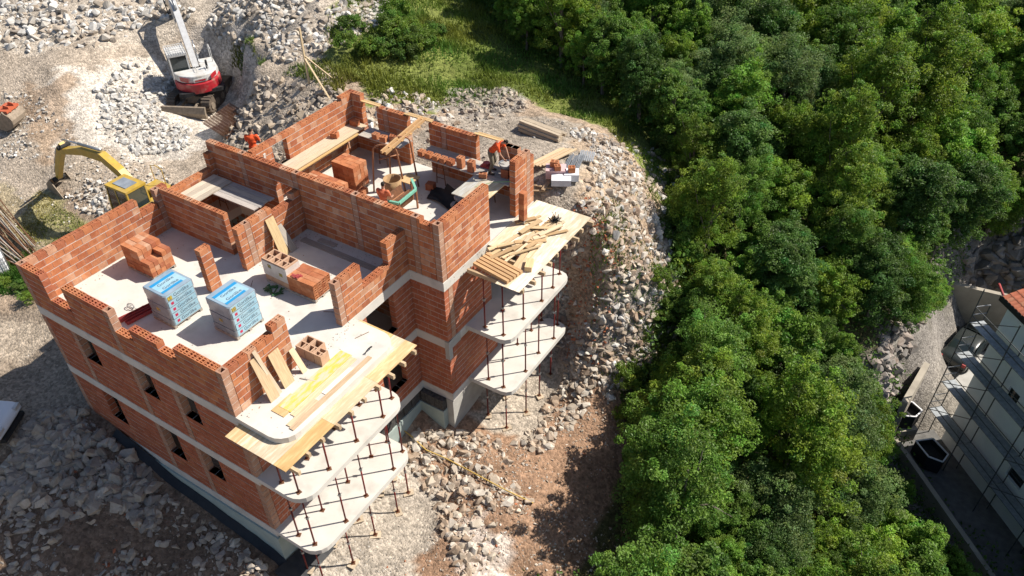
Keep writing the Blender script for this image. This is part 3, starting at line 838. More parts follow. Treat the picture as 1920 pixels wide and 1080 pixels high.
# ------------------------------------------------------------------ pallets and stacks
def wood_pallet(o, lx, ly):
    b = MB()
    for i in range(3): b.box(-lx / 2, -ly / 2 + i * (ly - .1) / 2, 0, lx / 2, -ly / 2 + i * (ly - .1) / 2 + .1, .09)
    for i in range(5): b.box(-lx / 2 + i * (lx - .12) / 4, -ly / 2, .09, -lx / 2 + i * (lx - .12) / 4 + .12, ly / 2, .115)
    b.build("pallet", m_greywood, o, False)
def brick_stack(name, loc, rz, nx, ny, hmap, bs, label, along='x', tintset=None, slots_end=False):
    o = empty(name, loc, rz, label, "brick stack")
    lx, ly = nx * bs[0], ny * bs[1]
    wood_pallet(o, lx, ly)
    for i in range(nx):
        for j in range(ny):
            for k in range(hmap(i, j)):
                if 0 < i < nx - 1 and 0 < j < ny - 1 and k < min(hmap(i, j), hmap(i - 1, j), hmap(i + 1, j), hmap(i, j - 1), hmap(i, j + 1)) - 1: continue
                ci = R.randrange(8)
                top = k == hmap(i, j) - 1
                me = brick_mesh('slots' if (slots_end or top and R.random() < .0) else 'plain', ci)
                q = obj("brick", me, o, (-lx / 2 + (i + .5) * bs[0] + R.uniform(-.008, .008), -ly / 2 + (j + .5) * bs[1] + R.uniform(-.008, .008), .117 + (k + .5) * bs[2]))
                if slots_end:
                    q.rotation_euler = (0, math.pi / 2, R.uniform(-.015, .015)); q.scale = (bs[2] - .006, bs[1] - .01, bs[0] - .01)
                else:
                    q.rotation_euler = (0, 0, R.uniform(-.015, .015)); q.scale = (bs[0] - .01, bs[1] - .01, bs[2] - .006)
    return o
brick_stack("brick_stack", (1.68, 3.4, 0), 0, 3, 5, lambda i, j: 5 if i < 2 else (4 if j > 2 else 3), (.46, .19, .185), "partly used stack of orange bricks by the long left parapet")
brick_stack("brick_stack", (7.45, 5.35, 0), .03, 2, 4, lambda i, j: 3 if not (i == 1 and j == 0) else 3, (.58, .21, .2), "low stack of long orange bricks beside the chimney block stack", slots_end=True)
brick_stack("brick_stack", (4.15, 11.25, 0), 0, 4, 4, lambda i, j: 5, (.29, .2, .21), "high stack of brown bricks inside the taller wing", slots_end=False)
brick_stack("brick_stack", (3.95, 10.05, 0), 0, 4, 3, lambda i, j: 4, (.45, .2, .185), "lower stack of orange bricks beside the high brown stack")
brick_stack("brick_stack", (11.45, 12.62, -.0), 0, 1, 1, lambda i, j: 5, (.25, .25, .24), "narrow column of single bricks standing by the open corner")

m_chim = M("chimney_block", (0.52, 0.34, 0.23), (0.42, 0.26, 0.17), scale=6, rough=0.9, bump=0.2)
def chimney_block(parent, x, y, z, sx=.36, sy=.5, h=.25, big=2):
    """concrete chimney block with two flues and small ducts"""
    b = MB()
    t = .035
    b.box(x, y, z, x + sx, y + t, z + h); b.box(x, y + sy - t, z, x + sx, y + sy, z + h)
    b.box(x, y + t, z, x + t, y + sy - t, z + h); b.box(x + sx - t, y + t, z, x + sx, y + sy - t, z + h)
    b.box(x + t, y + sy * .45, z, x + sx - t, y + sy * .45 + t, z + h - .002)
    b.box(x + sx * .6, y + t, z, x + sx * .6 + t, y + sy * .45, z + h - .003)
    b.box(x + t, y + t, z, x + sx - t, y + sy - t, z + .02)
    return b.build("chimney_block", m_chim, parent, False)
m_film = M("white_shrink_film", (0.62, 0.60, 0.57), (0.44, 0.40, 0.36), scale=3, rough=0.3, spec=0.5, bump=0.25, bscale=9)
o = empty("chimney_block_stack", (6.32, 5.25, 0), -.02, "stack of chimney blocks half wrapped in whitish film", "block stack")
wood_pallet(o, 1.14, .62)
for i in range(3):
    for k in range(4):
        chimney_block(o, -.56 + i * .375, -.3, .117 + k * .225, .37, .6, .222)
b = MB()
b.box(-.575, -.315, .36, .58, -.304, .95); b.box(-.575, .304, .36, .58, .315, .95); b.box(.57, -.304, .36, .581, .304, .95); b.box(-.576, -.304, .36, -.565, .304, .95)
b.build("film_wrap", m_film, o, False)
b = MB(); b.box(-.3, -.318, .72, -.14, -.3155, .86); b.box(.2, -.318, .55, .36, -.3155, .69); b.build("label_sheet", M("label_print", (0.35, 0.30, 0.08), (0.08, 0.08, 0.08), scale=22, contrast=(.45, .55)), o, False)
o = empty("chimney_block_stack", (9.78, 3.08, 0), .02, "three beige chimney blocks standing at the parapet gap", "block stack")
chimney_block(o, -.5, -.28, .0, .34, .56, .42); chimney_block(o, -.14, -.28, .0, .34, .56, .42); chimney_block(o, .22, -.28, 0, .3, .34, .42)

# wrapped pallets with printed film
m_bluefilm = M("pale_blue_film", (0.29, 0.37, 0.44), (0.19, 0.26, 0.33), scale=2.5, rough=0.28, spec=0.5, bump=0.3, bscale=7)
m_greyfilm = M("grey_film", (0.27, 0.30, 0.34), (0.17, 0.19, 0.22), scale=2.5, rough=0.25, spec=0.5, bump=0.35, bscale=7)
m_print_sky = M("sky_blue_print", (0.24, 0.43, 0.54), (0.34, 0.49, 0.56), scale=3, rough=0.35)
m_print_blue = M("blue_print", (0.02, 0.22, 0.48), (0.03, 0.26, 0.5), scale=3, rough=0.35)
m_print_dark = M("dark_print", (0.05, 0.06, 0.10), (0.05, 0.06, 0.1), scale=3, rough=0.4)
m_print_red = M("red_print", (0.45, 0.03, 0.08), (0.4, 0.03, 0.08), scale=3, rough=0.4)
m_print_yel = M("yellow_print", (0.55, 0.40, 0.05), (0.1, 0.09, 0.05), scale=30, rough=0.4, contrast=(.45, .55))
def text_mesh(body, size):
    cu = bpy.data.curves.new("lettering", 'FONT'); cu.body = body; cu.size = size; cu.align_x = 'CENTER'; cu.align_y = 'CENTER'; cu.resolution_u = 2
    t = bpy.data.objects.new("lettering", cu); COL.objects.link(t)
    me = bpy.data.meshes.new_from_object(t.evaluated_get(bpy.context.evaluated_depsgraph_get()))
    bpy.data.objects.remove(t); return me
TXT = text_mesh("Goriške", .185); TXT.materials.append(m_print_dark)
def place_flat(o, name, mesh, loc, right, up, parent):
    q = obj(name, mesh, parent)
    r, u = Vector(right).normalized(), Vector(up).normalized(); n = r.cross(u)
    m = Matrix.Identity(4)
    for i in range(3): m[i][0], m[i][1], m[i][2], m[i][3] = r[i], u[i], n[i], loc[i]
    q.matrix_local = m
    return q
def wrapped(loc, rz, label):
    o = empty("wrapped_pallet", loc, rz, label, "wrapped pallet", "film wrapped pallets")
    lx, ly = 1.06, 1.12
    wood_pallet(o, lx, ly)
    n = 5; lh = .24; z = .117
    for k in range(n):
        b = MB(); e = .012 if k % 2 else 0
        b.prism(rounded(-lx / 2 + e, -ly / 2 + e, lx / 2 - e, ly / 2 - e, .05, n=3), z + k * lh, z + (k + 1) * lh - .006)
        b.build("block_layer", m_greyfilm if k < 9 else m_bluefilm, o, False)
        # printed band on the sunny side
        b = MB(); b.box(lx / 2 - .002, -ly / 2 + .07, z + k * lh + .015, lx / 2 + .004, ly / 2 - .06, z + (k + 1) * lh - .015); b.build("print_band", m_print_sky, o, False)
        place_flat(o, "lettering", TXT, (lx / 2 + .0065, .06 + .03 * (k % 2), z + (k + .5) * lh), (0, 1, 0), (0, 0, 1), o)
        b = MB(); b.box(lx / 2 + .002, -.40, z + (k + .5) * lh - .05, lx / 2 + .0062, -.30, z + (k + .5) * lh + .05); b.build("red_mark", m_print_red, o, False)
        b = MB(); b.lathe([(0, .0), (.05, .0), (.05, .0062)], 12); 
        q = b.build("round_mark", m_print_blue, o, False); q.rotation_euler = (0, math.pi / 2, 0); q.location = (lx / 2 + .0005, .45, z + (k + .5) * lh)
    zt = z + n * lh - .006
    b = MB(); b.prism(rounded(-lx / 2 + .02, -ly / 2 + .02, lx / 2 - .02, ly / 2 - .02, .07, n=3), zt + .001, zt + .02); b.build("top_film", m_bluefilm, o, False)
    b = MB()
    b.box(-lx * .3, -ly * .40, zt + .019, lx * .34, ly * .42, zt + .024); b.build("top_print", m_print_sky, o, False)
    b = MB(); b.box(-lx * .3, -ly * .40, zt + .0205, -lx * .18, ly * .42, zt + .0265); b.box(lx * .24, -ly * .4, zt + .0205, lx * .34, ly * .3, zt + .0265); b.build("blue_stripe", m_print_blue, o, False)
    for dx in (-.06, .12):
        place_flat(o, "lettering", TXT, (dx * 1.4, 0, zt + .0275), (0, 1, 0), (-1, 0, 0), o)
    b = MB(); b.box(lx / 2 + .002, -ly / 2 + .09, zt - .21, lx / 2 + .0064, -ly / 2 + .26, zt - .06); b.build("yellow_label", m_print_yel, o, False)
    b = MB(); b.box(-.12, -ly / 2 - .005, .55, .03, -ly / 2 + .002, .67); b.build("yellow_label", m_print_yel, o, False)
    return o
wrapped((4.52, 2.18, 0), 0, "film wrapped pallet of blocks beside the red channels")
wrapped((6.66, 2.86, 0), 0, "film wrapped pallet of blocks beside the brick pillar")
b = MB()
rr_ = random.Random(4)
for k in range(26):
    c = Vector((6.35 + rr_.uniform(-.3, .3), 4.72 + rr_.uniform(-.2, .2), .02 + rr_.uniform(0, .06)))
    a = rr_.uniform(0, 6.3)
    b.obox(c, Vector((math.cos(a), math.sin(a), rr_.uniform(-.2, .2))) * .12, Vector((-math.sin(a), math.cos(a), rr_.uniform(-.4, .4))) * .03, (0, 0, .003))
b.solo("strapping_heap", M("green_strap", (0.05, 0.16, 0.05), (0.03, 0.09, 0.04), scale=9, rough=.5), "tangle of green plastic strapping by the chimney block stack", "strapping")
b = MB()
for k in range(12):
    c = Vector((7.2 + rr_.uniform(-.13, .13), 5.1 + rr_.uniform(-.1, .1), .722 + rr_.uniform(0, .05))); a = rr_.uniform(0, 6.3)
    b.obox(c, Vector((math.cos(a), math.sin(a), .1)) * .08, Vector((-math.sin(a), math.cos(a), .3)) * .03, (0, 0, .004))
b.solo("red_glove_heap", m_redpaint, "crumpled dark red cloth on top of the low brick stack", "cloth")

# ------------------------------------------------------------------ bricklayers' platforms
def platform(name, label, boards, legs, mat=m_greywood, tints=(WH,)):
    """boards [(p,q,w)]; legs [(x,y)] down to zfloor"""
    z = boards[0][0][2]
    o = empty(name, (boards[0][0][0], boards[0][0][1], z), 0, label, "work platform")
    for i, (p, q, w) in enumerate(boards):
        plank(p, q, w, .04, mat, "board", parent=o, tint=tints[i % len(tints)])
    for (x, y, zf) in legs:
        b = MB(); zt = z - .005
        for s_ in (-.22, .22):
            b.tube([(x + s_, y, zf), (x + s_ * .6, y, zt)], .02, 6)
        b.tube([(x - .4, y, zt - .02), (x + .4, y, zt - .02)], .02, 6)
        b.tube([(x - .2, y, zf + .3), (x + .2, y, zf + .3)], .015, 6)
        b.build("trestle", m_rust, o)
    return o
G2 = [(1.0, 1.0, 1.05), (.9, .92, 1.0), (1.1, 1.08, 1.05)]
platform("work_platform", "grey plank platform over the stair opening along the dividing wall", [((.32, 6.92 + i * .25, 1.08), (3.5 + .05 * (i % 2), 6.92 + i * .25, 1.08), .24) for i in range(4)], [(.9, 7.4, 0), (4.45, 7.4, 0)][:1], tints=G2)
platform("work_platform", "pale plank platform by the left parapet beside the stair opening", [((.45 + i * .26, 5.68, 1.13), (.45 + i * .26, 7.75, 1.13), .25) for i in range(4)], [(.85, 6.0, 0)], tints=[(1.3, 1.25, 1.15)])
platform("work_platform", "long mortar-stained plank platform along the left wall of the taller wing", [((2.44 + i * .26, 9.0, 1.3), (2.44 + i * .26, 13.7, 1.3), .25) for i in range(3)] + [((3.17, 9.0, 1.26), (3.17, 13.0, 1.26), .12)], [(2.75, 9.6, 0), (2.75, 12.6, 0)], mat=m_wood, tints=[(1.05, 1.1, 1.15), (1.1, 1.1, 1.1), (.95, .95, .9), (1.05, .85, .5)])
platform("work_platform", "grey plank platform along the rear wall by the brick corner post", [((3.3, 12.98 + i * .26, 1.3), (5.5, 12.98 + i * .26, 1.3), .25) for i in range(3)], [(4.2, 13.2, 0)], tints=[(1.3, 1.3, 1.3), (1.1, 1.15, 1.2), (1.0, 1.05, 1.15)])
platform("work_platform", "grey plank platform along the rear wall under the stooping bricklayer", [((6.45, 12.82 + i * .25, 1.3), (10.78, 12.82 + i * .25, 1.3), .24) for i in range(4)], [(7.2, 13.2, 0), (9.6, 13.2, 0)], tints=[(1.25, 1.25, 1.25), (1.1, 1.15, 1.2), (1.0, 1.05, 1.15)])
platform("work_platform", "plywood platform across the open corner of the taller wing", [((9.45 + i * .46, 11.2, 1.28), (9.45 + i * .46, 12.7, 1.28), .45) for i in range(3)], [(9.9, 11.9, 0)], mat=m_ply, tints=[(.7, .8, .95), (.8, .85, .9), (1.1, 1.05, .9)])
# lintel boards across the gaps of the rear wall
for i, (xa, xb, z) in enumerate(((2.72, 3.75, 2.27), (5.05, 6.45, 2.27), (8.5, 9.8, 2.33))):
    zz_ = z + .02
    plank((xa, 13.87, zz_), (xb, 13.87, zz_), .11, .04, m_wood, "lintel_board", "lintel board bridging the " + ("gap beside the brick corner post", "widest gap in the rear brick wall", "gap behind the stooping bricklayer")[i], "board", tint=(1.1, .9, .6))
    plank((xa + .1, 13.99, zz_), (xb - .05, 13.99, zz_), .1, .04, m_wood, "lintel_board", "second lintel board over the " + ("gap beside the brick corner post", "widest gap in the rear brick wall", "gap behind the stooping bricklayer")[i], "board", tint=(1.1, .92, .65))
# loose bricks on the platforms and floor
def loose(x, y, z, rz, label, group, s=(.25, .25, .23), ci=None, kind='slots'):
    q = obj("loose_brick", brick_mesh(kind, R.randrange(8) if ci is None else ci))
    q.location = (x, y, z + s[2] / 2); q.scale = s; q.rotation_euler = (0, 0, rz)
    tag(q, label, "brick", group)
for k, x in enumerate((6.62, 6.98, 7.34, 7.68, 8.02)):
    loose(x, 12.86, 1.341, R.uniform(-.08, .08), "brick in the close row set out on the rear platform", "row of bricks on the rear platform", (.25, .26, .22))
loose(8.48, 12.9, 1.341, .05, "brick in the gap between the close row and the doubled brick", "bricks on the rear platform", (.25, .25, .25)); loose(8.48, 12.9, 1.592, .0, "upper brick of the doubled pair on the rear platform", "bricks on the rear platform", (.25, .25, .2))
loose(9.0, 12.86, 1.341, .1, "lower brick of the pair at the far end of the brick row", "bricks on the rear platform", (.25, .25, .25)); loose(9.0, 12.86, 1.592, .1, "upper brick of the pair at the far end of the brick row", "bricks on the rear platform", (.25, .25, .2))
loose(9.62, 12.72, 1.341, .4, "half brick at the front edge of the rear platform", "bricks on the rear platform", (.3, .2, .18))
loose(10.35, 13.2, 1.341, .1, "brick under the mortar tub before the stooping bricklayer", "bricks on the rear platform", (.3, .28, .36), kind='plain')
loose(2.62, 12.2, 1.341, .3, "mortar-topped brick alone on the long stained platform", "bricks on the left platform", (.3, .25, .22))
loose(2.62, 13.45, 1.341, 0, "brick beside the corner post of the rear wall", "bricks by the corner post", (.34, .25, .23), kind='plain'); 
for k, (x, y) in enumerate(((4.16, 13.0), (4.58, 12.98), (4.86, 13.25))):
    loose(x, y, 1.341, .2 * k, "brick in the trio set on the short rear platform", "trio of bricks on the rear platform", (.27, .25, .23))
loose(4.95, 11.0, 0, .1, "single brick on the floor before the high brown stack", "bricks on the wing floor", (.25, .34, .24)); loose(7.05, 12.7, 0, .2, "dusty brick on the floor by the black tarpaulin", "bricks on the wing floor", (.34, .3, .28), ci=5, kind='plain')

# hoist frame, beam, barrel, mixer, tarpaulin
m_copper = M("rust_brown_pipe", (0.36, 0.17, 0.09), (0.24, 0.11, 0.06), scale=9, rough=0.55, metal=.2)
o = empty("hoist_frame", (5.9, 11.7, 0), 0, "rust brown bent pipe hoist frame in the taller wing", "hoist")
def arch(a, b_, zt, name):
    a, b_ = Vector(a), Vector(b_)
    pts = [a]
    for k in range(9):
        t = k / 8
        ang = math.pi * (1 - t)
        pts.append(a.lerp(b_, .5 + .36 * math.cos(ang)) + Vector((0, 0, zt - .28 + .28 * math.sin(ang))))
    pts.append(b_)
    m_ = MB(); m_.tube(pts, .035, 8); return m_.build(name, m_copper, o, True, True)
arch((5.2, 11.35, 0), (6.35, 11.95, 0), 2.15, "pipe_arch"); arch((5.75, 11.75, 0), (6.5, 12.6, 0), 2.35, "pipe_arch")
b = MB(); b.tube([(5.55, 11.5, 1.5), (6.1, 12.1, 1.6)], .025, 6); b.build("tie_bar", m_copper, o, True, True)
o = empty("timber_beam_pair", (6.35, 12.3, 2.2), 0, "pair of orange timber joists running from the hoist frame to the rear wall gap", "beam")
for dx in (-.1, .1): plank((6.3 + dx, 11.0, 2.2), (6.0 + dx, 13.9, 2.28), .07, .12, m_wood, "joist", parent=o, tint=(1.0, .75, .5))
for k in range(4): plank((6.1 - .05 * k, 11.5 + .6 * k, 2.25), (6.42 - .05 * k, 11.5 + .6 * k, 2.25), .12, .03, m_wood, "batten", parent=o, tint=(1.0, .75, .45))
b = MB(); b.lathe([(0, .04), (.30, .04), (.33, .5), (.36, .95), (.34, .95), (.30, .55), (.28, .5), (0, .48)], 20, (6.25, 11.35, 0))
b.solo("rusty_barrel", M("dusty_barrel", (0.42, 0.28, 0.14), (0.28, 0.17, 0.09), scale=7, rough=.8), "open rusty brown barrel behind the mixer", "barrel", smooth=True)
m_mint = M("mint_green_paint", (0.20, 0.50, 0.38), (0.14, 0.34, 0.26), scale=8, rough=.5, coord='object')
o = empty("mortar_mixer", (7.15, 10.9, 0), 0, "mint green framed mortar mixer full of brick dust", "mixer")
for (p, q) in (((7.5, 10.2, .85), (7.45, 11.3, .85)), ((7.45, 11.3, .85), (6.9, 11.75, .9)), ((7.5, 10.2, .85), (6.8, 10.1, .8))):
    b = MB(); b.beam(p, q, .09, .1); b.build("frame_bar", m_mint, o)
for p in ((7.5, 10.2), (7.45, 11.3), (6.85, 10.15), (6.9, 11.7)):
    b = MB(); b.beam((p[0], p[1], 0), (p[0], p[1], .82), .06, .06); b.build("leg", m_copper, o)
b = MB(); b.extrude_y([(6.75, .9), (6.95, .35), (7.3, .35), (7.42, .9), (7.36, .9), (7.26, .42), (7.0, .42), (6.82, .9)], 10.25, 11.2); b.build("trough", m_rust, o)
b = MB(); b.box(6.93, 10.28, .43, 7.3, 11.17, .66); b.build("mortar_fill", M("brick_dust", (0.42, 0.20, 0.10), (0.3, 0.14, 0.07), scale=9, bump=.6), o)
b = MB(); b.tube([(7.1, 10.2, .7), (7.1, 11.3, .7)], .05, 8); b.build("shaft", m_rust, o)
plank((6.5, 11.75, .62), (6.5, 12.4, .62), .6, .03, m_wood, "mixing_board", "dusty board laid behind the mixer", "board", tint=(1.1, .95, .7)).location.z = .62
b = MB()
V, F = [], []
nn = 13
for i in range(nn):
    for j in range(nn):
        u, w_ = i / (nn - 1), j / (nn - 1)
        x = 7.35 + 2.2 * u - .3 * w_; y = 12.0 + .9 * w_ - .35 * u + .06 * math.sin(7 * u)
        V.append((x, y, .02 + .10 * abs(math.sin(5 * u + 3 * w_)) * abs(math.cos(4 * w_)) + (.35 * max(0, w_ - .8) / .2 if u > .3 else 0)))
for i in range(nn - 1):
    for j in range(nn - 1): F.append((i * nn + j, (i + 1) * nn + j, (i + 1) * nn + j + 1, i * nn + j + 1))
b.add(V, F); b.solo("black_tarpaulin", m_black, "crumpled black tarpaulin on the floor of the taller wing", "tarpaulin", smooth=True)
b = MB()
for k in range(5):
    c = Vector((8.7 + .22 * (k % 2), 12.1 + .13 * k, .12 + .1 * (k % 3)))
    b.lathe([(.0, -.1), (.17, -.09), (.22, 0), (.17, .09), (0, .11)], 9, c)
b.solo("cement_sacks", M("grey_sack", (0.36, 0.36, 0.37), (0.22, 0.22, 0.23), scale=8, bump=.4), "pile of crumpled grey sacks on the black tarpaulin", "sacks")
o = empty("black_crate", (9.2, 11.75, 0), .2, "open black plastic crate by the sacks", "crate")
b = MB(); b.box(-.3, -.25, 0, .3, .25, .03); b.build("base", m_black, o, False)
for s_ in (-1, 1):
    b = MB(); b.box(-.3, s_ * .24 - .015, .03, .3, s_ * .24 + .015, .42); b.build("side", m_black, o, False)
    b = MB(); b.box(s_ * .285 - .015, -.225, .03, s_ * .285 + .015, .225, .42); b.build("side", m_black, o, False)
o = empty("mortar_tub", (10.3, 13.3, 1.702), .1, "grey mortar tub on a brick before the stooping bricklayer", "tub")
b = MB(); b.lathe([(0, .0), (.2, .0), (.27, .16), (.29, .16), (.22, -.0)], 14); b.build("shell", m_greyfilm, o, False)
b = MB(); b.lathe([(.0, .12), (.24, .115)], 14); b.build("mortar_fill", m_conc_grey, o, False)
b = MB(); b.box(9.1, 13.3, 1.342, 9.5, 13.6, 1.42); b.lathe([(.0, .1), (.14, .1), (.15, .0)], 10, (9.3, 13.45, 1.42)); b.solo("red_bucket_lid", m_redpaint, "red plastic tray behind the stooping bricklayer", "tray")
b = MB(); b.tube([(10.95, 12.75, 1.55), (10.3, 12.4, 1.5), (9.75, 12.0, 1.345)], .008, 5); b.solo("mason_line", M("green_line", (0.15, 0.5, 0.15), (0.2, .45, .1)), "green mason line strung across the plywood platform", "line")
plank((2.35, 8.45, .003), (2.9, 8.3, 2.55), .1, .03, m_greywood, "leaning_lath", "pale lath leaning at the end of the left wing wall", "lath", up=(1, 0, .1), tint=(1.7, 1.75, 1.8))

# ------------------------------------------------------------------ timber on the far formwork and in the yard
for k in range(5):
    y = 9.22 + k * .17
    plank((11.35 + .02 * k, y + .25, -.025), (12.95 + .03 * k, y - .02, -.025), .12, .12, m_wood, "timber_beam", "squared orange timber in the neat row at the front of the far formwork", "timber", "row of squared timbers", tint=(1.0, .78, .55))
rs_ = random.Random(8)
for k in range(40):
    x = rs_.uniform(11.45, 12.75); y = rs_.uniform(10.2, 13.0)
    a = rad(72) + rs_.gauss(0, .28); L_ = rs_.uniform(.35, 1.5); z = -.024 + rs_.choice((0, 0, .03, .06, .10))
    d = Vector((math.cos(a), math.sin(a), rs_.uniform(-.02, .03))) * L_ / 2
    c = Vector((x, y, z))
    if c.x - abs(d.x) < 11.12 or c.x + abs(d.x) > 13.4: continue
    plank(c - d, c + d, rs_.uniform(.07, .2), rs_.uniform(.02, .05), m_wood, "timber_offcut", "pale timber offcut in the jumble on the far formwork", "offcut", "timber offcuts on the formwork", tint=rs_.choice([(1.2, 1.12, .95), (1.05, .95, .75), (1.3, 1.25, 1.15), (.9, .75, .55)]))
plank((12.9, 9.6, -.024), (12.55, 13.2, -.024), .2, .03, m_wood, "plank", "longest pale plank on the far formwork", "plank", tint=(1.2, 1.12, .95))
plank((12.7, 9.9, -.024), (12.3, 12.6, -.024), .18, .03, m_wood, "plank", "second pale plank beside the longest one on the far formwork", "plank", tint=(1.1, 1.0, .8))
plank((13.2, 10.1, -.024), (13.0, 10.6, -.024), .25, .2, m_wood, "timber_block", "chunky timber block at the outer edge of the far formwork", "timber", tint=(1.1, 1.0, .75))
b = MB()
for k in range(46):
    a = rs_.uniform(0, 6.28); e = rs_.uniform(.1, 1.2)
    d = Vector((math.cos(a) * math.cos(e), math.sin(a) * math.cos(e), math.sin(e))) * rs_.uniform(.15, .32)
    c = Vector((12.5 + rs_.uniform(-.1, .1), 13.25 + rs_.uniform(-.12, .12), .02))
    b.tube([c, c + d], .012, 4)
b.solo("rebar_spacer_heap", m_dark, "spiky heap of dark rebar spacers on the far formwork", "spacers")
gz = hz(8.1, 19.8)
o = empty("timber_pile", (8.1, 19.85, gz), 0, "pile of squared weathered timbers on the gravel yard", "timber pile")
for k in range(10):
    lay, col_ = divmod(k, 4)
    y = 19.45 + col_ * .2 + lay * .08
    plank((7.0 + rs_.uniform(-.1, .1), y + .02, gz + .05 + lay * .15), (9.2 + rs_.uniform(-.15, .15), y - .3, gz + .05 + lay * .15), .17, .14, m_greywood, "beam", parent=o, tint=(1.1, 1.0, .85))
gz = hz(9.9, 17.2)
for k in range(6):
    plank((9.45 + k * .12, 16.1 + .08 * k, gz + .06 + .03 * (k % 2)), (10.0 + k * .12, 18.2 + .05 * k, gz + .06 + .03 * (k % 2)), .13, .04, m_wood, "yard_board", "long pale board on the gravel yard beside the steel profiles", "board", "boards on the yard", tint=(1.2, 1.1, .95))
o = empty("profile_bundle", (11.0, 17.4, hz(11, 17.4)), 0, "bundle of grey steel stud profiles on the gravel yard", "steel profiles")
for k in range(9):
    b = MB(); z_ = hz(11, 17.4) + .06 + .03 * (k % 3); b.beam((10.9 + k * .075, 16.6 + k * .03, z_), (10.55 + k * .07, 18.0 + .02 * k, z_), .05, .05); b.build("profile", m_steel, o)
o = empty("profile_bundle", (10.95, 18.5, hz(10.9, 18.5)), 0, "short bundle of shiny channels behind the stud profiles", "steel profiles")
for k in range(8):
    b = MB(); z_ = hz(10.9, 18.5) + .10 + .02 * (k % 2); b.beam((10.9 + k * .08, 18.1 + k * .03, z_), (10.6 + k * .08, 18.95 + .02 * k, z_), .06, .06); b.build("channel", M("bright_zinc", (0.55, 0.56, 0.57), (0.4, 0.41, 0.42), scale=9, rough=.4, metal=.5) if k == 0 else bpy.data.materials["bright_zinc"], o)
gz = hz(11.0, 16.2)
m_foam = M("white_foam", (0.72, 0.72, 0.74), (0.62, 0.63, 0.66), scale=4, rough=.6)
m_pink = M("pink_foam", (0.62, 0.42, 0.42), (0.55, 0.38, 0.38), scale=4, rough=.6)
for i, (x, y, sx, sy, h_, mt, lb) in enumerate(((10.8, 16.3, .42, .3, .4, m_pink, "pinkish white insulation pack with two bricks on it"), (11.25, 15.95, .4, .32, .28, m_foam, "white insulation pack at the edge of the yard"), (11.45, 16.45, .3, .28, .32, m_foam, "white insulation pack with a single brick on it"))):
    o = empty("insulation_pack", (x, y, gz - .03), .5, lb, "insulation")
    for k in range(4):
        b = MB(); b.box(-sx, -sy, .02 + k * h_ / 4, sx, sy, .02 + (k + 1) * h_ / 4 - .008); b.build("sheet", mt, o, False)
loose(10.7, 16.35, gz + .4, .3, "larger brick on the pinkish insulation pack", "bricks on the insulation", (.34, .25, .23)); loose(10.95, 16.15, gz + .4, .7, "turned brick on the pinkish insulation pack", "bricks on the insulation", (.25, .25, .2)); loose(11.45, 16.45, gz + .30, .6, "brick on the white insulation pack", "bricks on the insulation", (.28, .25, .23))
for k in range(9):
    x, y = rs_.uniform(10.0, 11.6), rs_.uniform(14.8, 15.6); a = rs_.uniform(0, 3.1); z = hz(x, y) + .05 + .05 * (k % 3)
    d = Vector((math.cos(a), math.sin(a), .05)) * rs_.uniform(.3, .7)
    plank(Vector((x, y, z)) - d, Vector((x, y, z)) + d, rs_.uniform(.08, .18), .05, m_greywood, "old_timber", "old brown timber scrap between the brick corner and the foam packs", "timber", "old timber scraps in the yard", tint=(.9, .7, .5))
# yellow cable on the rubble, wooden line posts
pts = [at_z(px, py, 0) for px, py in ()]
cab = []
for (px, py) in ((752, 812), (775, 832), (800, 850), (835, 868), (870, 888), (905, 903), (950, 925), (1000, 953)):
    p = ray_ground(px, py); cab.append(Vector((p.x, p.y, p.z + .16)))
b = MB(); b.tube(cab, .028, 6); b.solo("yellow_hose", M("yellow_hose", (0.55, 0.38, 0.10), (0.45, 0.30, 0.08), rough=.5), "yellow hose trailing over the boulders from the foundation", "hose", smooth=True)
o = empty("profile_board", (-3.8, 17.15, hz(-3.8, 17.15)), 0, "wooden setting-out post with two slanting braces on the spoil mound", "post")
zb_ = hz(-3.8, 17.15)
plank((-3.8, 17.15, zb_ - .1), (-3.86, 17.25, zb_ + 2.75), .1, .06, m_wood, "post", parent=o, up=(1, 0, 0), tint=(1.1, 1.05, .9))
plank((-2.1, 16.75, hz(-2.1, 16.75)), (-3.82, 17.2, zb_ + 1.3), .08, .05, m_wood, "brace", parent=o, tint=(1.1, 1.05, .9))
plank((-2.9, 17.9, hz(-2.9, 17.9)), (-3.82, 17.2, zb_ + 1.4), .08, .05, m_wood, "brace", parent=o, tint=(1.1, 1.05, .9))

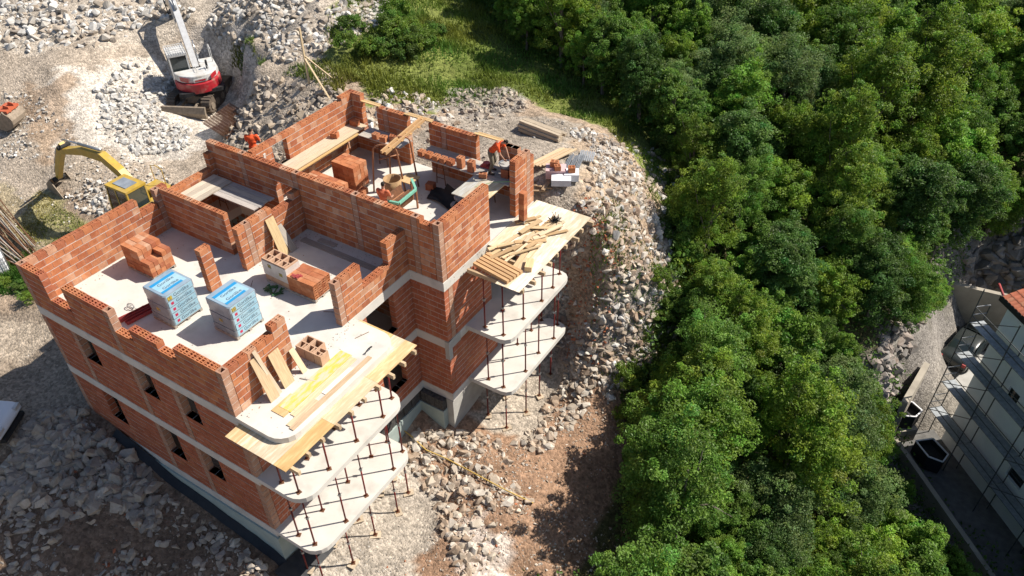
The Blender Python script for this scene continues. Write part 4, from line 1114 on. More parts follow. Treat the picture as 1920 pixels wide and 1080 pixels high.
# ------------------------------------------------------------------ people
m_skin = M("skin", (0.42, 0.24, 0.16), (0.36, 0.19, 0.13), scale=9, rough=.6, coord='object')
m_hair = M("dark_hair", (0.03, 0.025, 0.02), (0.015, 0.012, 0.01), scale=30, rough=.8, coord='object')
m_trous = M("khaki_cloth", (0.19, 0.165, 0.12), (0.13, 0.11, 0.08), scale=8, rough=.9, bump=.3, coord='object')
m_boot = M("boot_leather", (0.06, 0.045, 0.035), (0.03, 0.025, 0.02), scale=8, rough=.7, coord='object')
def blob_mesh(chains, voxel, name, mat):
    """chains: lists of (point, radius); union of tapered limbs remeshed to one continuous skin"""
    bm = bmesh.new()
    for ch in chains:
        for (p, r) in ch:
            rr3 = r if isinstance(r, (tuple, list)) else (r, r, r)
            bmesh.ops.create_icosphere(bm, subdivisions=2, radius=1.0, matrix=Matrix.Translation(p) @ Matrix.Diagonal((*rr3, 1)))
        for (p, r), (q, s_) in zip(ch[:-1], ch[1:]):
            r1 = min(r) if isinstance(r, (tuple, list)) else r; r2 = min(s_) if isinstance(s_, (tuple, list)) else s_
            p_, q_ = Vector(p), Vector(q); d = q_ - p_
            if d.length < 1e-4: continue
            mt = Matrix.Translation((p_ + q_) / 2) @ d.to_track_quat('Z', 'Y').to_matrix().to_4x4()
            bmesh.ops.create_cone(bm, cap_ends=True, segments=12, radius1=r1, radius2=r2, depth=d.length, matrix=mt)
    me0 = bpy.data.meshes.new("tmp"); bm.to_mesh(me0); bm.free()
    t = bpy.data.objects.new("tmp", me0); COL.objects.link(t)
    md = t.modifiers.new("r", 'REMESH'); md.mode = 'VOXEL'; md.voxel_size = voxel
    sm = t.modifiers.new("s", 'SMOOTH'); sm.factor = .5; sm.iterations = 3
    me = bpy.data.meshes.new_from_object(t.evaluated_get(bpy.context.evaluated_depsgraph_get()))
    bpy.data.objects.remove(t)
    me.name = name
    me.polygons.foreach_set("use_smooth", [True] * len(me.polygons))
    me.materials.append(mat)
    return me
def person(loc, rz, label, J, shirt, hair=True):
    o = empty("person", loc, rz, label, "person")
    V3 = Vector
    head, neck, chest, pel = V3(J['head']), V3(J['neck']), V3(J['chest']), V3(J['pelvis'])
    fwd = V3(J.get('face', (1, 0, 0))).normalized(); upv = (head - neck).normalized()
    side = upv.cross(fwd).normalized()
    body = [[(pel, (.13, .16, .12)), (chest, (.12, .17, .16)), (neck, .055), (head, (.085, .075, .11))]]
    body.append([(head + fwd * .082 - upv * .01, .018), (head + fwd * .098 - upv * .03, .016)])          # nose
    body.append([(head + fwd * .075 - upv * .075, .028), (head + fwd * .06 - upv * .09, .03)])           # mouth and chin
    for s_ in (-1, 1):
        body.append([(head + side * s_ * .078, .018), (head + side * s_ * .085 + upv * .02, .016)])      # ears
        body.append([(head + fwd * .078 + side * s_ * .03 + upv * .022, .012)])                          # eyes
    shirt_ch = [[(pel + (chest - pel) * .15, (.15, .18, .12)), (chest - (chest - pel) * .3, (.145, .18, .14)), (chest, (.145, .19, .15)), (chest + (neck - chest) * .6, .09)]]
    tr = [[(pel, (.145, .175, .12)), (pel + (chest - pel) * .18, (.14, .17, .08))]]
    bt = []
    for s_, k in ((-1, 'r'), (1, 'l')):
        sh, el, wr = V3(J['sh' + k]), V3(J['el' + k]), V3(J['wr' + k])
        body.append([(chest, .08), (sh, .06), (el, .042), (wr, .028)])
        shirt_ch.append([(chest, .1), (sh, .078), (sh.lerp(el, .62), .062)])
        # hand: palm, four fingers, thumb
        d = (wr - el).normalized(); n = side * s_
        n = (n - d * n.dot(d)).normalized(); a = d.cross(n)
        palm = wr + d * .055
        body.append([(wr, .027), (palm, (.03, .03, .03)), (palm + d * .03, .03)])
        for f_, (off, ln) in enumerate(((-.03, .066), (-.011, .078), (.010, .072), (.029, .056))):
            b0 = palm + d * .035 + a * off
            body.append([(b0, .0105), (b0 + d * ln * .55 - n * .012, .0098), (b0 + d * ln - n * .034, .0088)])
        t0 = palm - d * .02 - a * .03
        body.append([(t0, .013), (t0 - a * .03 + d * .02 - n * .01, .0115), (t0 - a * .04 + d * .05 - n * .022, .0095)])
        hp, kn, an = V3(J['hp' + k]), V3(J['kn' + k]), V3(J['an' + k])
        toe = an + V3(J.get('toe', (.16, 0, -.05)))
        body.append([(pel, .1), (hp, .085), (kn, .06), (an, .042), (toe, .035)])
        tr.append([(pel, .11), (hp, .105), (kn, .078), (an + V3((0, 0, .06)), .062)])
        bt.append([(an + V3((0, 0, .07)), .062), (an, .056), (an + V3((-.03, 0, -.03)), .05), (toe, .048)])
    obj("body", blob_mesh(body, .0095, "body", m_skin), o)
    obj("shirt", blob_mesh(shirt_ch, .018, "shirt", shirt), o)
    obj("trousers", blob_mesh(tr, .018, "trousers", m_trous), o)
    obj("boots", blob_mesh(bt, .014, "boots", m_boot), o)
    if hair:
        obj("hair", blob_mesh([[(head + upv * .035 - fwd * .015, (.085, .08, .085)), (head - fwd * .035, (.06, .074, .08))]], .012, "hair", m_hair), o)
    return o
m_orange = M("orange_shirt", (0.72, 0.10, 0.025), (0.60, 0.075, 0.02), scale=6, rough=.85, bump=.3, coord='object')
m_orange2 = M("faded_orange_shirt", (0.55, 0.17, 0.09), (0.42, 0.12, 0.06), scale=6, rough=.85, bump=.3, coord='object')
stoop = dict(pelvis=(0, 0, .93), chest=(.30, 0, 1.26), neck=(.46, 0, 1.36), head=(.60, 0, 1.42), face=(.8, 0, -.6), shr=(.36, -.19, 1.27), elr=(.46, -.24, 1.0), wrr=(.58, -.16, .78), shl=(.36, .19, 1.27), ell=(.50, .22, 1.02), wrl=(.62, .14, .80),
             hpr=(0, -.1, .88), knr=(.10, -.15, .48), anr=(-.02, -.17, .08), hpl=(0, .1, .88), knl=(.06, .15, .48), anl=(-.10, .18, .08))
stand = dict(pelvis=(0, 0, .95), chest=(.05, 0, 1.32), neck=(.09, 0, 1.50), head=(.13, 0, 1.64), face=(.9, 0, -.35), shr=(.06, -.2, 1.42), elr=(.14, -.27, 1.15), wrr=(.36, -.2, 1.05), shl=(.06, .2, 1.42), ell=(.14, .27, 1.15), wrl=(.36, .2, 1.08),
             hpr=(0, -.1, .9), knr=(.04, -.12, .49), anr=(0, -.13, .08), hpl=(0, .1, .9), knl=(.03, .12, .49), anl=(-.02, .14, .08))
person((9.72, 13.2, 1.341), rad(8), "bricklayer in orange shirt and khaki trousers stooping on the rear platform", stoop, m_orange)
person((1.45, 9.0, 1.10), rad(120), "short-haired worker in bright orange shirt behind the dividing wall", stand, m_orange, hair=True)
person((7.05, 9.85, 0.0), rad(100), "worker in faded orange shirt bending to the mortar mixer", stand, m_orange2)
platform("work_platform", "plank platform outside the taller wing under the short-haired worker", [((.5, 8.55 + i * .26, 1.055), (1.98, 8.55 + i * .26, 1.055), .25) for i in range(4)], [(1.2, 9.0, hz(1.2, 9.0) - .1)], tints=G2)

# dark drainage membrane along the foot of the foundation
b = MB()
xs = [1.6 + i * .4 for i in range(21)] + [9.78]
for xa, xb in zip(xs[:-1], xs[1:]):
    za, zb = hz(xa, -.25), hz(xb, -.25)
    b.add([(xa, -.075, za + .2), (xb, -.075, zb + .2), (xb, -.34, zb + .02), (xa, -.34, za + .02), (xa, -.085, za - .3), (xb, -.085, zb - .3)], [(0, 3, 2, 1), (0, 1, 5, 4)])
ys = [-.62, 0, .5, 1.0, 1.5]
for ya, yb in zip(ys[:-1], ys[1:]):
    b.add([(9.72, ya, hz(9.9, ya) + .3), (10.5, ya, hz(10.5, ya) + .06), (10.5, yb, hz(10.5, yb) + .06), (9.72, yb, hz(9.9, yb) + .3)], [(0, 1, 2, 3)])
b.solo("drainage_membrane", m_black, "black drainage membrane along the foot of the pale foundation wall", "membrane")
# crumbs of mortar and brick on the floors
rc = random.Random(12)
b = MB()
def crumb(x, y, z):
    s_ = rc.uniform(.005, .018)
    c_ = rc.choice([(1, 1, 1), (1.2, 1.2, 1.2), (.9, .45, .28), (.8, .8, .78)])
    a_ = rc.uniform(0, 3)
    b.obox((x, y, z + s_ * .5), (s_ * math.cos(a_), s_ * math.sin(a_), 0), (-s_ * .7 * math.sin(a_), s_ * .7 * math.cos(a_), 0), (0, 0, s_ * .5), c_)
for (x0, y0, x1, y1, n) in ((.3, .3, 9.3, .6, 90), (.3, .3, .6, 5.3, 60), (9.62, 0.1, 9.9, 5.0, 120), (4.8, 5.0, 5.1, 7.9, 50), (4.9, 7.6, 9.3, 7.95, 90), (2.4, 8.3, 10.7, 8.7, 90), (11.1, 8.3, 11.4, 11, 10), (4.2, 9, 10.6, 12.5, 160), (.5, .5, 9.2, 7.6, 90), (9.7, .2, 11.2, 4.6, 60)):
    for _ in range(n): crumb(rc.uniform(x0, x1), rc.uniform(y0, y1), .002)
tag(b.build("mortar_crumbs", M("crumbs", (0.42, 0.39, 0.35), (0.3, 0.27, 0.24), attr=True)), "crumbs of mortar and brick scattered on the pale floors", "debris", kind="stuff")
for k, (x, y, a_, L_) in enumerate(((8.55, 4.75, .5, .7), (10.3, 4.3, 1.2, .5), (5.6, 4.3, 2.2, .5), (2.9, 6.0, 1.0, .6), (8.0, 1.2, .3, .5))):
    b = MB(); b.tube([(x, y, .012), (x + L_ * math.cos(a_), y + L_ * math.sin(a_), .012)], .009, 5)
    b.solo("rebar_offcut", m_rust, ["thin rod lying before the lone parapet stub", "thin rod near the curved edge of the top balcony", "thin rod between pillar and chimney stack", "thin rod by the inner cross wall", "thin rod inside the near parapet corner"][k], "rod")
# ------------------------------------------------------------------ machines
m_white = M("white_machine_paint", (0.62, 0.62, 0.61), (0.50, 0.49, 0.47), scale=5, rough=.4, spec=.5, spots=((0.30, 0.25, 0.19), 2.5, .52, .75, .6), coord='object')
m_red = M("red_machine_paint", (0.42, 0.02, 0.03), (0.33, 0.018, 0.025), scale=5, rough=.4, spec=.5, spots=((0.30, 0.25, 0.19), 2.5, .52, .75, .6), coord='object')
m_yellow = M("yellow_machine_paint", (0.52, 0.34, 0.04), (0.36, 0.24, 0.045), scale=5, rough=.45, spec=.5, spots=((0.30, 0.25, 0.19), 2.5, .52, .75, .6), coord='object')
m_glass = M("dark_glass", (0.02, 0.03, 0.032), (0.03, 0.04, 0.042), scale=2, rough=.08, spec=.8, coord='object')
m_track = M("track_steel", (0.17, 0.13, 0.10), (0.09, 0.075, 0.06), scale=12, rough=.8, metal=.2, bump=.3, coord='object')
m_chrome = M("piston_rod", (0.55, 0.56, 0.57), (0.45, 0.45, 0.46), scale=5, rough=.25, metal=.9, coord='object')
m_dirtysteel = M("worn_steel", (0.33, 0.27, 0.21), (0.2, 0.16, 0.12), scale=8, rough=.7, metal=.3, coord='object')

def track(o, y, L_, hgt, w):
    """crawler: belt of shoes round a rounded loop, plus side frame"""
    pts = []
    r = hgt / 2; s = L_ / 2 - r
    for k in range(9): a = rad(90 - 180 * k / 8); pts.append((s + r * math.cos(a), r + r * math.sin(a)))
    for k in range(9): a = rad(270 - 180 * k / 8); pts.append((-s + r * math.cos(a), r + r * math.sin(a)))
    b = MB(); b.extrude_y(pts, y - w / 2 + .05, y + w / 2 - .05); t = b.build("track", m_track, o, False)
    # shoes
    per = []
    n = 44
    tot = 4 * s + 2 * math.pi * r
    for k in range(n):
        d = k / n * tot
        if d < 2 * s: p, nrm = (-s + d, 2 * r), (0, 1)
        elif d < 2 * s + math.pi * r:
            a = math.pi / 2 - (d - 2 * s) / r; p, nrm = (s + r * math.cos(a), r + r * math.sin(a)), (math.cos(a), math.sin(a))
        elif d < 4 * s + math.pi * r: p, nrm = (s - (d - 2 * s - math.pi * r), 0), (0, -1)
        else:
            a = -math.pi / 2 - (d - 4 * s - math.pi * r) / r; p, nrm = (-s + r * math.cos(a), r + r * math.sin(a)), (math.cos(a), math.sin(a))
        per.append((p, nrm))
    b = MB()
    for p, nrm in per:
        tg = (-nrm[1], nrm[0])
        b.obox((p[0] + nrm[0] * .01, y, p[1] + nrm[1] * .01 + .0), (tg[0] * .055, 0, tg[1] * .055), (0, w / 2, 0), (nrm[0] * .025, 0, nrm[1] * .025))
    tag(b.build("shoe", m_track, t, False), kind="stuff")
    for k in range(5):
        b = MB(); x = -s + k * 2 * s / 4
        b.tube([(x, y - w / 2 - .0, r * .8), (x, y + w / 2 + .0, r * .8)], r * .45, 12); b.build("roller", m_dirtysteel, t, False)

def arm_plate(pts, y, w, mat, o, name):
    """box section arm through (x,z,halfheight) stations"""
    b = MB()
    up = []; dn = []
    for i, (x, z, hh) in enumerate(pts):
        a = pts[max(i - 1, 0)]; c = pts[min(i + 1, len(pts) - 1)]
        d = Vector((c[0] - a[0], c[1] - a[1])).normalized(); n = Vector((-d.y, d.x))
        up.append((x + n.x * hh, z + n.y * hh)); dn.append((x - n.x * hh, z - n.y * hh))
    b.extrude_y(up + dn[::-1], y - w / 2, y + w / 2)
    return b.build(name, mat, o, False)
def ram(o, p, q, y, r):
    p, q = Vector((p[0], y, p[1])), Vector((q[0], y, q[1]))
    b = MB(); b.tube([p, p.lerp(q, .58)], r, 10); c = b.build("hydraulic_ram", m_dark if False else m_steel, o, False, True)
    b = MB(); b.tube([p.lerp(q, .55), q], r * .55, 10); b.build("rod", m_chrome, c, False, True)

def cab(o, x0, x1, y0, y1, z0, z1, mat, guard=False):
    b = MB()
    t = .07
    prof = [(x0, z0), (x1, z0), (x1 + .05, z0 + .75), (x1 - .22, z1), (x0, z1)]
    # floor, roof and pillars
    b.box(x0, y0, z0, x1, y1, z0 + .28); b.box(x0 - .02, y0 - .02, z1 - .1, x1 - .18, y1 + .02, z1)
    for y in (y0, y1 - t):
        b.box(x0, y, z0 + .28, x0 + .1, y + t, z1 - .1)
        b.beam((x1 - .02, y + t / 2, z0 + .28), (x1 - .25, y + t / 2, z1 - .08), t, .08, up=(0, 1, 0))
        b.box((x0 + x1) / 2 - .05, y, z0 + .28, (x0 + x1) / 2 + .03, y + t, z1 - .1)
    c = b.build("cab", mat, o, False)
    for (q, nm) in (((x0 + .1, y0 + .015, z0 + .28, (x0 + x1) / 2 - .05, y0 + .03, z1 - .1), "side_window"), (((x0 + x1) / 2 + .03, y0 + .015, z0 + .28, x1 - .15, y0 + .03, z1 - .1), "side_window"), ((x0 + .1, y1 - .03, z0 + .28, x1 - .15, y1 - .015, z1 - .1), "side_window"), ((x0 + .015, y0 + t, z0 + .28, x0 + .03, y1 - t, z1 - .1), "rear_window")):
        bb = MB(); bb.box(*q); bb.build(nm, m_glass, c, False)
    bb = MB(); bb.beam((x1 - .03, (y0 + y1) / 2, z0 + .5), (x1 - .26, (y0 + y1) / 2, z1 - .1), y1 - y0 - 2 * t, .015, up=(1, 0, 0)); bb.build("windscreen", m_glass, c, False)
    bb = MB(); bb.box(x0 + .25, y0 + .2, z1 + .001, x1 - .45, y1 - .2, z1 + .03); bb.build("roof_hatch", m_greyfilm if not guard else mat, c, False)
    bb = MB(); bb.box(x0 + .5, y0 + .25, z0 + .5, x0 + .95, y1 - .25, z0 + .75); bb.box(x0 + .42, y0 + .25, z0 + .5, x0 + .55, y1 - .25, z0 + 1.25); bb.build("seat", m_dark, c, False)
    if guard:
        bb = MB()
        for k in range(9):
            y = y0 + k * (y1 - y0) / 8; bb.tube([(x0 - .05, y, z1 + .03), (x1 - .1, y, z1 + .03)], .015, 5)
        for k in range(3):
            x = x0 + k * (x1 - .1 - x0) / 2; bb.tube([(x, y0, z1 + .05), (x, y1, z1 + .05)], .018, 5)
        bb.tube([(x0 - .05, y0, z1 + .22), (x0 - .05, y1, z1 + .22)], .02, 5)
        bb.build("roof_guard", m_white, c, False)
    return c

def excavator(loc, rz_under, rz_up, label, pal, tool, boom, stick, blade):
    o = empty("excavator", loc, 0, label, "excavator")
    und = bpy.data.objects.new("undercarriage", None)
    b = MB(); b.box(-1.1, -.75, .3, 1.1, .75, .72); b.lathe([(0, .72), (.6, .72), (.6, .98), (0, .98)], 20)
    und = b.build("undercarriage", m_dirtysteel, o, False); und.rotation_euler = (0, 0, rz_under)
    for y in (-1.0, 1.0): track(und, y, 3.5, .82, .5)
    if blade:
        b = MB(); b.extrude_y([(-2.35, .02), (-2.2, .02), (-2.28, .35), (-2.22, .68), (-2.36, .68), (-2.45, .35)], -1.24, 1.24); b.build("dozer_blade", m_dirtysteel, und, False)
        for y in (-.5, .5):
            b = MB(); b.beam((-2.25, y, .35), (-.9, y * .8, .5), .14, .18); b.build("blade_arm", m_dirtysteel, und, False)
    b = MB(); b.prism(rounded(-1.55, -1.22, 1.45, 1.22, .3), .98, 1.18); up = b.build("upper_deck", m_dark, o, False); up.rotation_euler = (0, 0, rz_up)
    # counterweight and engine hood
    def ring(s, sy, a0=105, a1=255):
        return [(s * math.cos(rad(a)) * .95 - .35, sy * math.sin(rad(a))) for a in range(a0, a1 + 1, 10)]
    b = MB(); b.prism([(-.35, -1.22)] + [(-.35 - 1.3 * math.sin(rad(t)), -1.22 * math.cos(rad(t))) for t in range(15, 166, 10)] + [(-.35, 1.22)], 1.05, 1.62); b.build("counterweight", pal['cw'], up, False, bevel=.05)
    b = MB(); b.prism([(-.30, -1.16)] + [(-.30 - 1.2 * math.sin(rad(t)), -1.16 * math.cos(rad(t))) for t in range(15, 166, 10)] + [(-.30, 1.16)], 1.625, 2.02); b.build("engine_hood", pal['hood'], up, False, bevel=.06)
    if pal.get('cw_mark'):
        for s_ in (-1, 1):
            b = MB(); b.obox((-1.22, s_ * .78, 1.83), (.22, -.16 * s_ * -1, 0), (.02, .02 * s_, 0), (0, 0, .12)); b.build("red_corner", pal['cw'], up, False)
        b = MB(); b.box(-1.535, -.35, 1.68, -1.495, .35, 1.86); b.build("name_plate", m_print_sky if False else m_white, up, False)
        b = MB(); b.box(-1.545, -.28, 1.73, -1.53, .28, 1.81); b.build("lettering_bar", m_red, up, False)
    b = MB(); b.box(-.3, -1.2, 1.19, 1.3, -.35, 1.85); b.box(-.3, -.35, 1.19, .4, .1, 1.72); b.build("side_cover", pal['hood'], up, False, bevel=.05)
    b = MB(); b.tube([(-.7, -.6, 2.0), (-.7, -.6, 2.4), (-.8, -.6, 2.5)], .06, 10); b.build("exhaust", m_dark, up, False)
    for y in (-.3, .3):
        b = MB(); b.tube([(-1.0, y - .3, 2.02), (-1.0, y - .3, 2.18), (-.5, y - .3, 2.18), (-.5, y - .3, 2.02)], .018, 5); b.build("handrail", pal['hood'], up, False)
    b = MB(); b.tube([(1.25, -1.1, 1.85), (1.25, -1.1, 2.6), (.9, -1.1, 2.7), (.5, -1.1, 2.6), (.5, -1.1, 1.85)], .022, 6); b.build("handrail", pal['hood'], up, False)
    cab(up, -.15, 1.4, .22, 1.2, 1.19, 2.85, pal['cab'], pal.get('guard', False))
    # boom, stick
    bm_ = arm_plate(boom, -.12, .34, pal['boom'], up, "boom")
    st = arm_plate(stick, -.12, .26, pal['stick'], up, "stick")
    ram(up, (boom[0][0] + .25, boom[0][1] - .5), (boom[1][0] + .1, boom[1][1] - .15), -.42, .075)
    ram(up, (boom[0][0] + .25, boom[0][1] - .5), (boom[1][0] + .1, boom[1][1] - .15), .18, .075)
    mid = boom[len(boom) // 2]
    ram(up, (mid[0], mid[1] + mid[2] + .12), (stick[0][0] - .15, stick[0][1] + .28), -.12, .075)
    ex, ez = stick[-1][0], stick[-1][1]
    ram(up, (stick[1][0] + .32, stick[1][1]), (ex + .22, ez + .25), -.12, .06)
    for (x, z) in ((boom[0][0], boom[0][1]), (stick[0][0] + .0, stick[0][1] - .1), (ex, ez)):
        b = MB(); b.tube([(x, -.42, z), (x, .18, z)], .1, 10); b.build("pivot_pin", m_dark, up, False)
    if tool == 'hammer':
        b = MB(); b.box(ex - .22, -.34, ez - .95, ex + .22, .10, ez + .1); h = b.build("breaker", M("breaker_paint", (0.20, 0.10, 0.07), (0.12, 0.07, 0.05), scale=9, rough=.7), up, False)
        b = MB(); b.tube([(ex, -.12, ez - .95), (ex, -.12, ez - 1.75), (ex, -.12, ez - 1.95)], [.08, .07, .015], 10); b.build("chisel", m_steel, h, False)
        b = MB(); b.tube([(stick[0][0], .1, stick[0][1]), (stick[1][0] + .4, .25, stick[1][1]), (ex + .1, .12, ez - .2)], .03, 6); b.build("hydraulic_hose", m_dark, up, False)
    else:
        bucket_parts(up, ex, ez, -.12, pal['boom'])
    return o

def bucket_parts(parent, x, z, y, mat, w=.9):
    b = MB(); n = 8
    outer = [(x + .1, z + .1)] + [(x + .05 - .15 + .62 * math.cos(rad(a)), z - .45 + .5 * math.sin(rad(a))) for a in range(60, -141, -25)]
    inner = [(px_ * .94 + (x - .1) * .06, pz * .94 + (z - .4) * .06) for px_, pz in outer]
    b.extrude_y(outer + inner[::-1], y - w / 2, y + w / 2)
    bk = b.build("bucket", m_dirtysteel, parent, False)
    for s_ in (-1, 1):
        b = MB(); b.extrude_y(outer, y + s_ * w / 2 - .02, y + s_ * w / 2 + .02); b.build("bucket_side", m_dirtysteel, bk, False)
    for k in range(5):
        t = outer[-1]
        b = MB(); yy = y - w / 2 + .06 + k * (w - .12) / 4
        b.beam((t[0], yy, t[1]), (t[0] - .14, yy, t[1] + .12), .07, .05); b.build("tooth", m_steel, bk, False)

zr = hz(-12.7, 17.2)
excavator((-12.7, 17.2, zr - .02), rad(116), rad(150), "white and red tracked excavator with rock breaker in the excavation",
          dict(cw=m_red, hood=m_white, cab=m_white, boom=M("grey_white_paint", (0.52, 0.53, 0.54), (0.42, 0.42, 0.43), rough=.4, coord='object'), stick=m_white, cw_mark=True, guard=True), 'hammer',
          [(.45, 1.7, .16), (1.7, 2.95, .22), (2.7, 3.95, .22), (3.6, 4.4, .19), (4.5, 4.55, .14)],
          [(4.15, 4.95, .14), (4.55, 4.45, .24), (4.85, 3.4, .18), (4.95, 2.75, .12)], True)
zy = hz(-4.5, 7.7)
excavator((-4.5, 7.75, zy - .02), rad(172), rad(181), "yellow tracked excavator behind the long left parapet with its arm stretched out",
          dict(cw=m_yellow, hood=m_yellow, cab=m_yellow, boom=m_yellow, stick=m_yellow), 'bucket',
          [(.9, 1.6, .16), (2.0, 2.55, .20), (2.95, 3.05, .20), (4.4, 2.95, .17), (6.2, 2.45, .12)],
          [(5.95, 2.85, .11), (6.35, 2.4, .17), (7.2, 1.2, .13), (7.6, .55, .09)], False)
# loose bucket, ground
o = empty("excavator_bucket", (-18.0, 9.3, hz(-18.0, 9.3) + .62), rad(25), "loose toothed excavator bucket with orange hitch lying on the spoil", "bucket")
bucket_parts(o, 0, .3, 0, m_dirtysteel, 1.15)
m_ohitch = M("orange_paint", (0.50, 0.12, 0.05), (0.36, 0.09, 0.05), scale=8, rough=.6)
for s_ in (-.2, .2):
    b = MB(); b.extrude_y([(-.1, .3), (.35, .25), (.3, .55), (.05, .62)], s_ - .03, s_ + .03); b.build("hitch_plate", m_ohitch, o, False)
b = MB(); b.box(-.35, -.5, .3, .35, .5, .42); b.build("hitch_base", m_ohitch, o, False)

# rebar mesh pile
o = empty("rebar_mesh", (-7.9, 15.0, hz(-7.9, 15.0)), rad(-12), "tilted pile of rusty rebar mesh sheets below the rock bank", "rebar mesh")
for k in range(3):
    b = MB()
    for i in range(15): b.tube([(-1.15 + i * .164, -.85, .05 + k * .05), (-1.15 + i * .164, .85, .55 + k * .05)], .014, 4)
    for j in range(12): b.tube([(-1.2, -.85 + j * .154, .065 + k * .05 + .5 * j / 11 * 1.0), (1.2, -.85 + j * .154, .065 + k * .05 + .5 * j / 11)], .014, 4)
    tag(b.build("mesh_sheet", m_rust, o, False), kind="stuff")
b = MB(); b.box(-.9, .45, -.1, .9, .75, .42); b.build("timber_bearer", m_greywood, o, False)
# long reinforcing bars
o = empty("rebar_bundle", (-11.0, 4.3, hz(-11, 4.3)), 0, "bundle of long rusty reinforcing bars lying beside the left parapet", "rebar")
rb = random.Random(3)
for k in range(34):
    f = k / 33
    p = at_z(-60 + rb.uniform(-20, 20), 330 + 120 * f + rb.uniform(-8, 8), -4.3); q = at_z(46 + 22 * (1 - f) + rb.uniform(-12, 8), 470 + 40 * f + rb.uniform(-10, 10), -4.3)
    z1, z2 = hz(p.x, p.y), hz(q.x, q.y)
    zz_ = .1 + .05 * (k % 4)
    m_ = (p + q) / 2
    b = MB(); b.tube([(p.x, p.y, z1 + zz_), (m_.x + rb.uniform(-.1, .1), m_.y, max((z1 + z2) / 2, hz(m_.x, m_.y)) + zz_), (q.x, q.y, z2 + zz_)], .024, 6); b.build("bar", m_rust if k % 3 else m_greywood, o)

# water container
ib = Vector((-10.3, 2.75, 0)); ib.z = hz(ib.x, ib.y)
o = empty("water_container", ib, rad(-20), "white caged plastic water container on a pallet at the drive edge", "container")
wood_pallet(o, 1.2, 1.0)
b = MB(); b.prism(rounded(-.56, -.46, .56, .46, .1), .12, 1.05); b.build("tank", m_foam, o, False, bevel=.04)
for k in range(5):
    b = MB(); z = .16 + k * .22
    b.tube([(-.6, -.5, z), (.6, -.5, z), (.6, .5, z), (-.6, .5, z), (-.6, -.5, z)], .012, 5); b.build("cage_bar", m_steel, o, False)
for (x, y) in [(-.6 + .2 * i, s_ * .5) for i in range(7) for s_ in (-1, 1)] + [(s_ * .6, -.3 + .2 * i) for i in range(4) for s_ in (-1, 1)]:
    b = MB(); b.tube([(x, y, .12), (x, y, 1.08)], .012, 5); b.build("cage_bar", m_steel, o, False)
b = MB(); b.lathe([(0, 1.05), (.12, 1.05), (.12, 1.11), (0, 1.11)], 14); b.build("lid", m_redpaint, o, False)
b = MB(); b.lathe([(0, 0), (.07, 0), (.07, .08), (0, .08)], 10); q = b.build("tap", m_redpaint, o, False); q.location = (.6, 0, .22); q.rotation_euler = (0, math.pi / 2, 0)

# parked car
def car(loc, rz, label, paint, name="parked_car"):
    o = empty(name, loc, rz, label, "car")
    prof = [(-2.1, .45), (-2.05, .85), (-1.75, 1.0), (-1.2, 1.05), (-.75, 1.42), (.55, 1.46), (1.25, 1.02), (1.95, .88), (2.1, .62), (2.08, .35), (-2.05, .32)]
    bm = bmesh.new()
    secs = [(-.86, .90), (-.80, .97), (-.4, 1.0), (0, 1.01), (.4, 1.0), (.80, .97), (.86, .90)]
    rings = []
    for y, s_ in secs:
        rings.append([bm.verts.new((x * (1 if abs(y) < .8 else .985), y * (1 if z < .95 else .84), .32 + (z - .32) * s_)) for x, z in prof])
    n = len(prof)
    for a, c in zip(rings[:-1], rings[1:]):
        for i in range(n): bm.faces.new((a[i], a[(i + 1) % n], c[(i + 1) % n], c[i]))
    bm.faces.new(rings[0][::-1]); bm.faces.new(rings[-1])
    bmesh.ops.recalc_face_normals(bm, faces=bm.faces[:])
    me = bpy.data.meshes.new("body"); bm.to_mesh(me); bm.free(); me.materials.append(paint)
    a = me.attributes.new("tint", 'FLOAT_COLOR', 'FACE'); a.data.foreach_set("color", [1.0] * 4 * len(me.polygons))
    me.polygons.foreach_set("use_smooth", [True] * len(me.polygons))
    bd = obj("body", me, o)
    sb = bd.modifiers.new("s", 'SUBSURF'); sb.levels = sb.render_levels = 2
    for s_ in (-1, 1):
        b = MB(); b.add([(-1.05, s_ * .80, 1.03), (.95, s_ * .80, 1.03), (.5, s_ * .735, 1.36), (-.72, s_ * .735, 1.36)], [(0, 1, 2, 3) if s_ < 0 else (3, 2, 1, 0)]); b.build("side_window", m_glass, o, False)
    b = MB(); b.add([(1.22, -.66, 1.05), (1.22, .66, 1.05), (.62, .58, 1.42), (.62, -.58, 1.42)], [(0, 1, 2, 3)]); b.build("windscreen", m_glass, o, False)
    b = MB(); b.add([(-1.28, -.64, 1.06), (-1.28, .64, 1.06), (-.8, .57, 1.40), (-.8, -.57, 1.40)], [(3, 2, 1, 0)]); b.build("rear_window", m_glass, o, False)
    for x in (-1.3, 1.32):
        for s_ in (-1, 1):
            b = MB(); b.tube([(x, s_ * .66, .32), (x, s_ * .87, .32)], .32, 20); w_ = b.build("wheel", m_dark, o, False)
            b = MB(); b.tube([(x, s_ * .85, .32), (x, s_ * .885, .32)], .20, 14); b.build("rim", m_steel, w_, False)
    for s_ in (-1, 1):
        b = MB(); b.obox((2.0, s_ * .6, .74), (.06, 0, 0), (0, .16, 0), (0, 0, .07)); b.build("headlight", m_film, o, False)
        b = MB(); b.obox((-2.03, s_ * .66, .8), (.04, 0, 0), (0, .1, 0), (0, 0, .1)); b.build("tail_light", m_redpaint, o, False)
        b = MB(); b.obox((.75, s_ * .95, 1.03), (.07, 0, 0), (0, .09, 0), (0, 0, .06)); b.build("mirror", paint, o, False)
    b = MB(); b.box(1.9, -.7, .26, 2.09, .7, .42); b.build("bumper", m_dark, o, False)
    b = MB(); b.box(-2.12, -.75, .28, -1.9, .75, .5); b.build("bumper", m_dark, o, False)
    return o
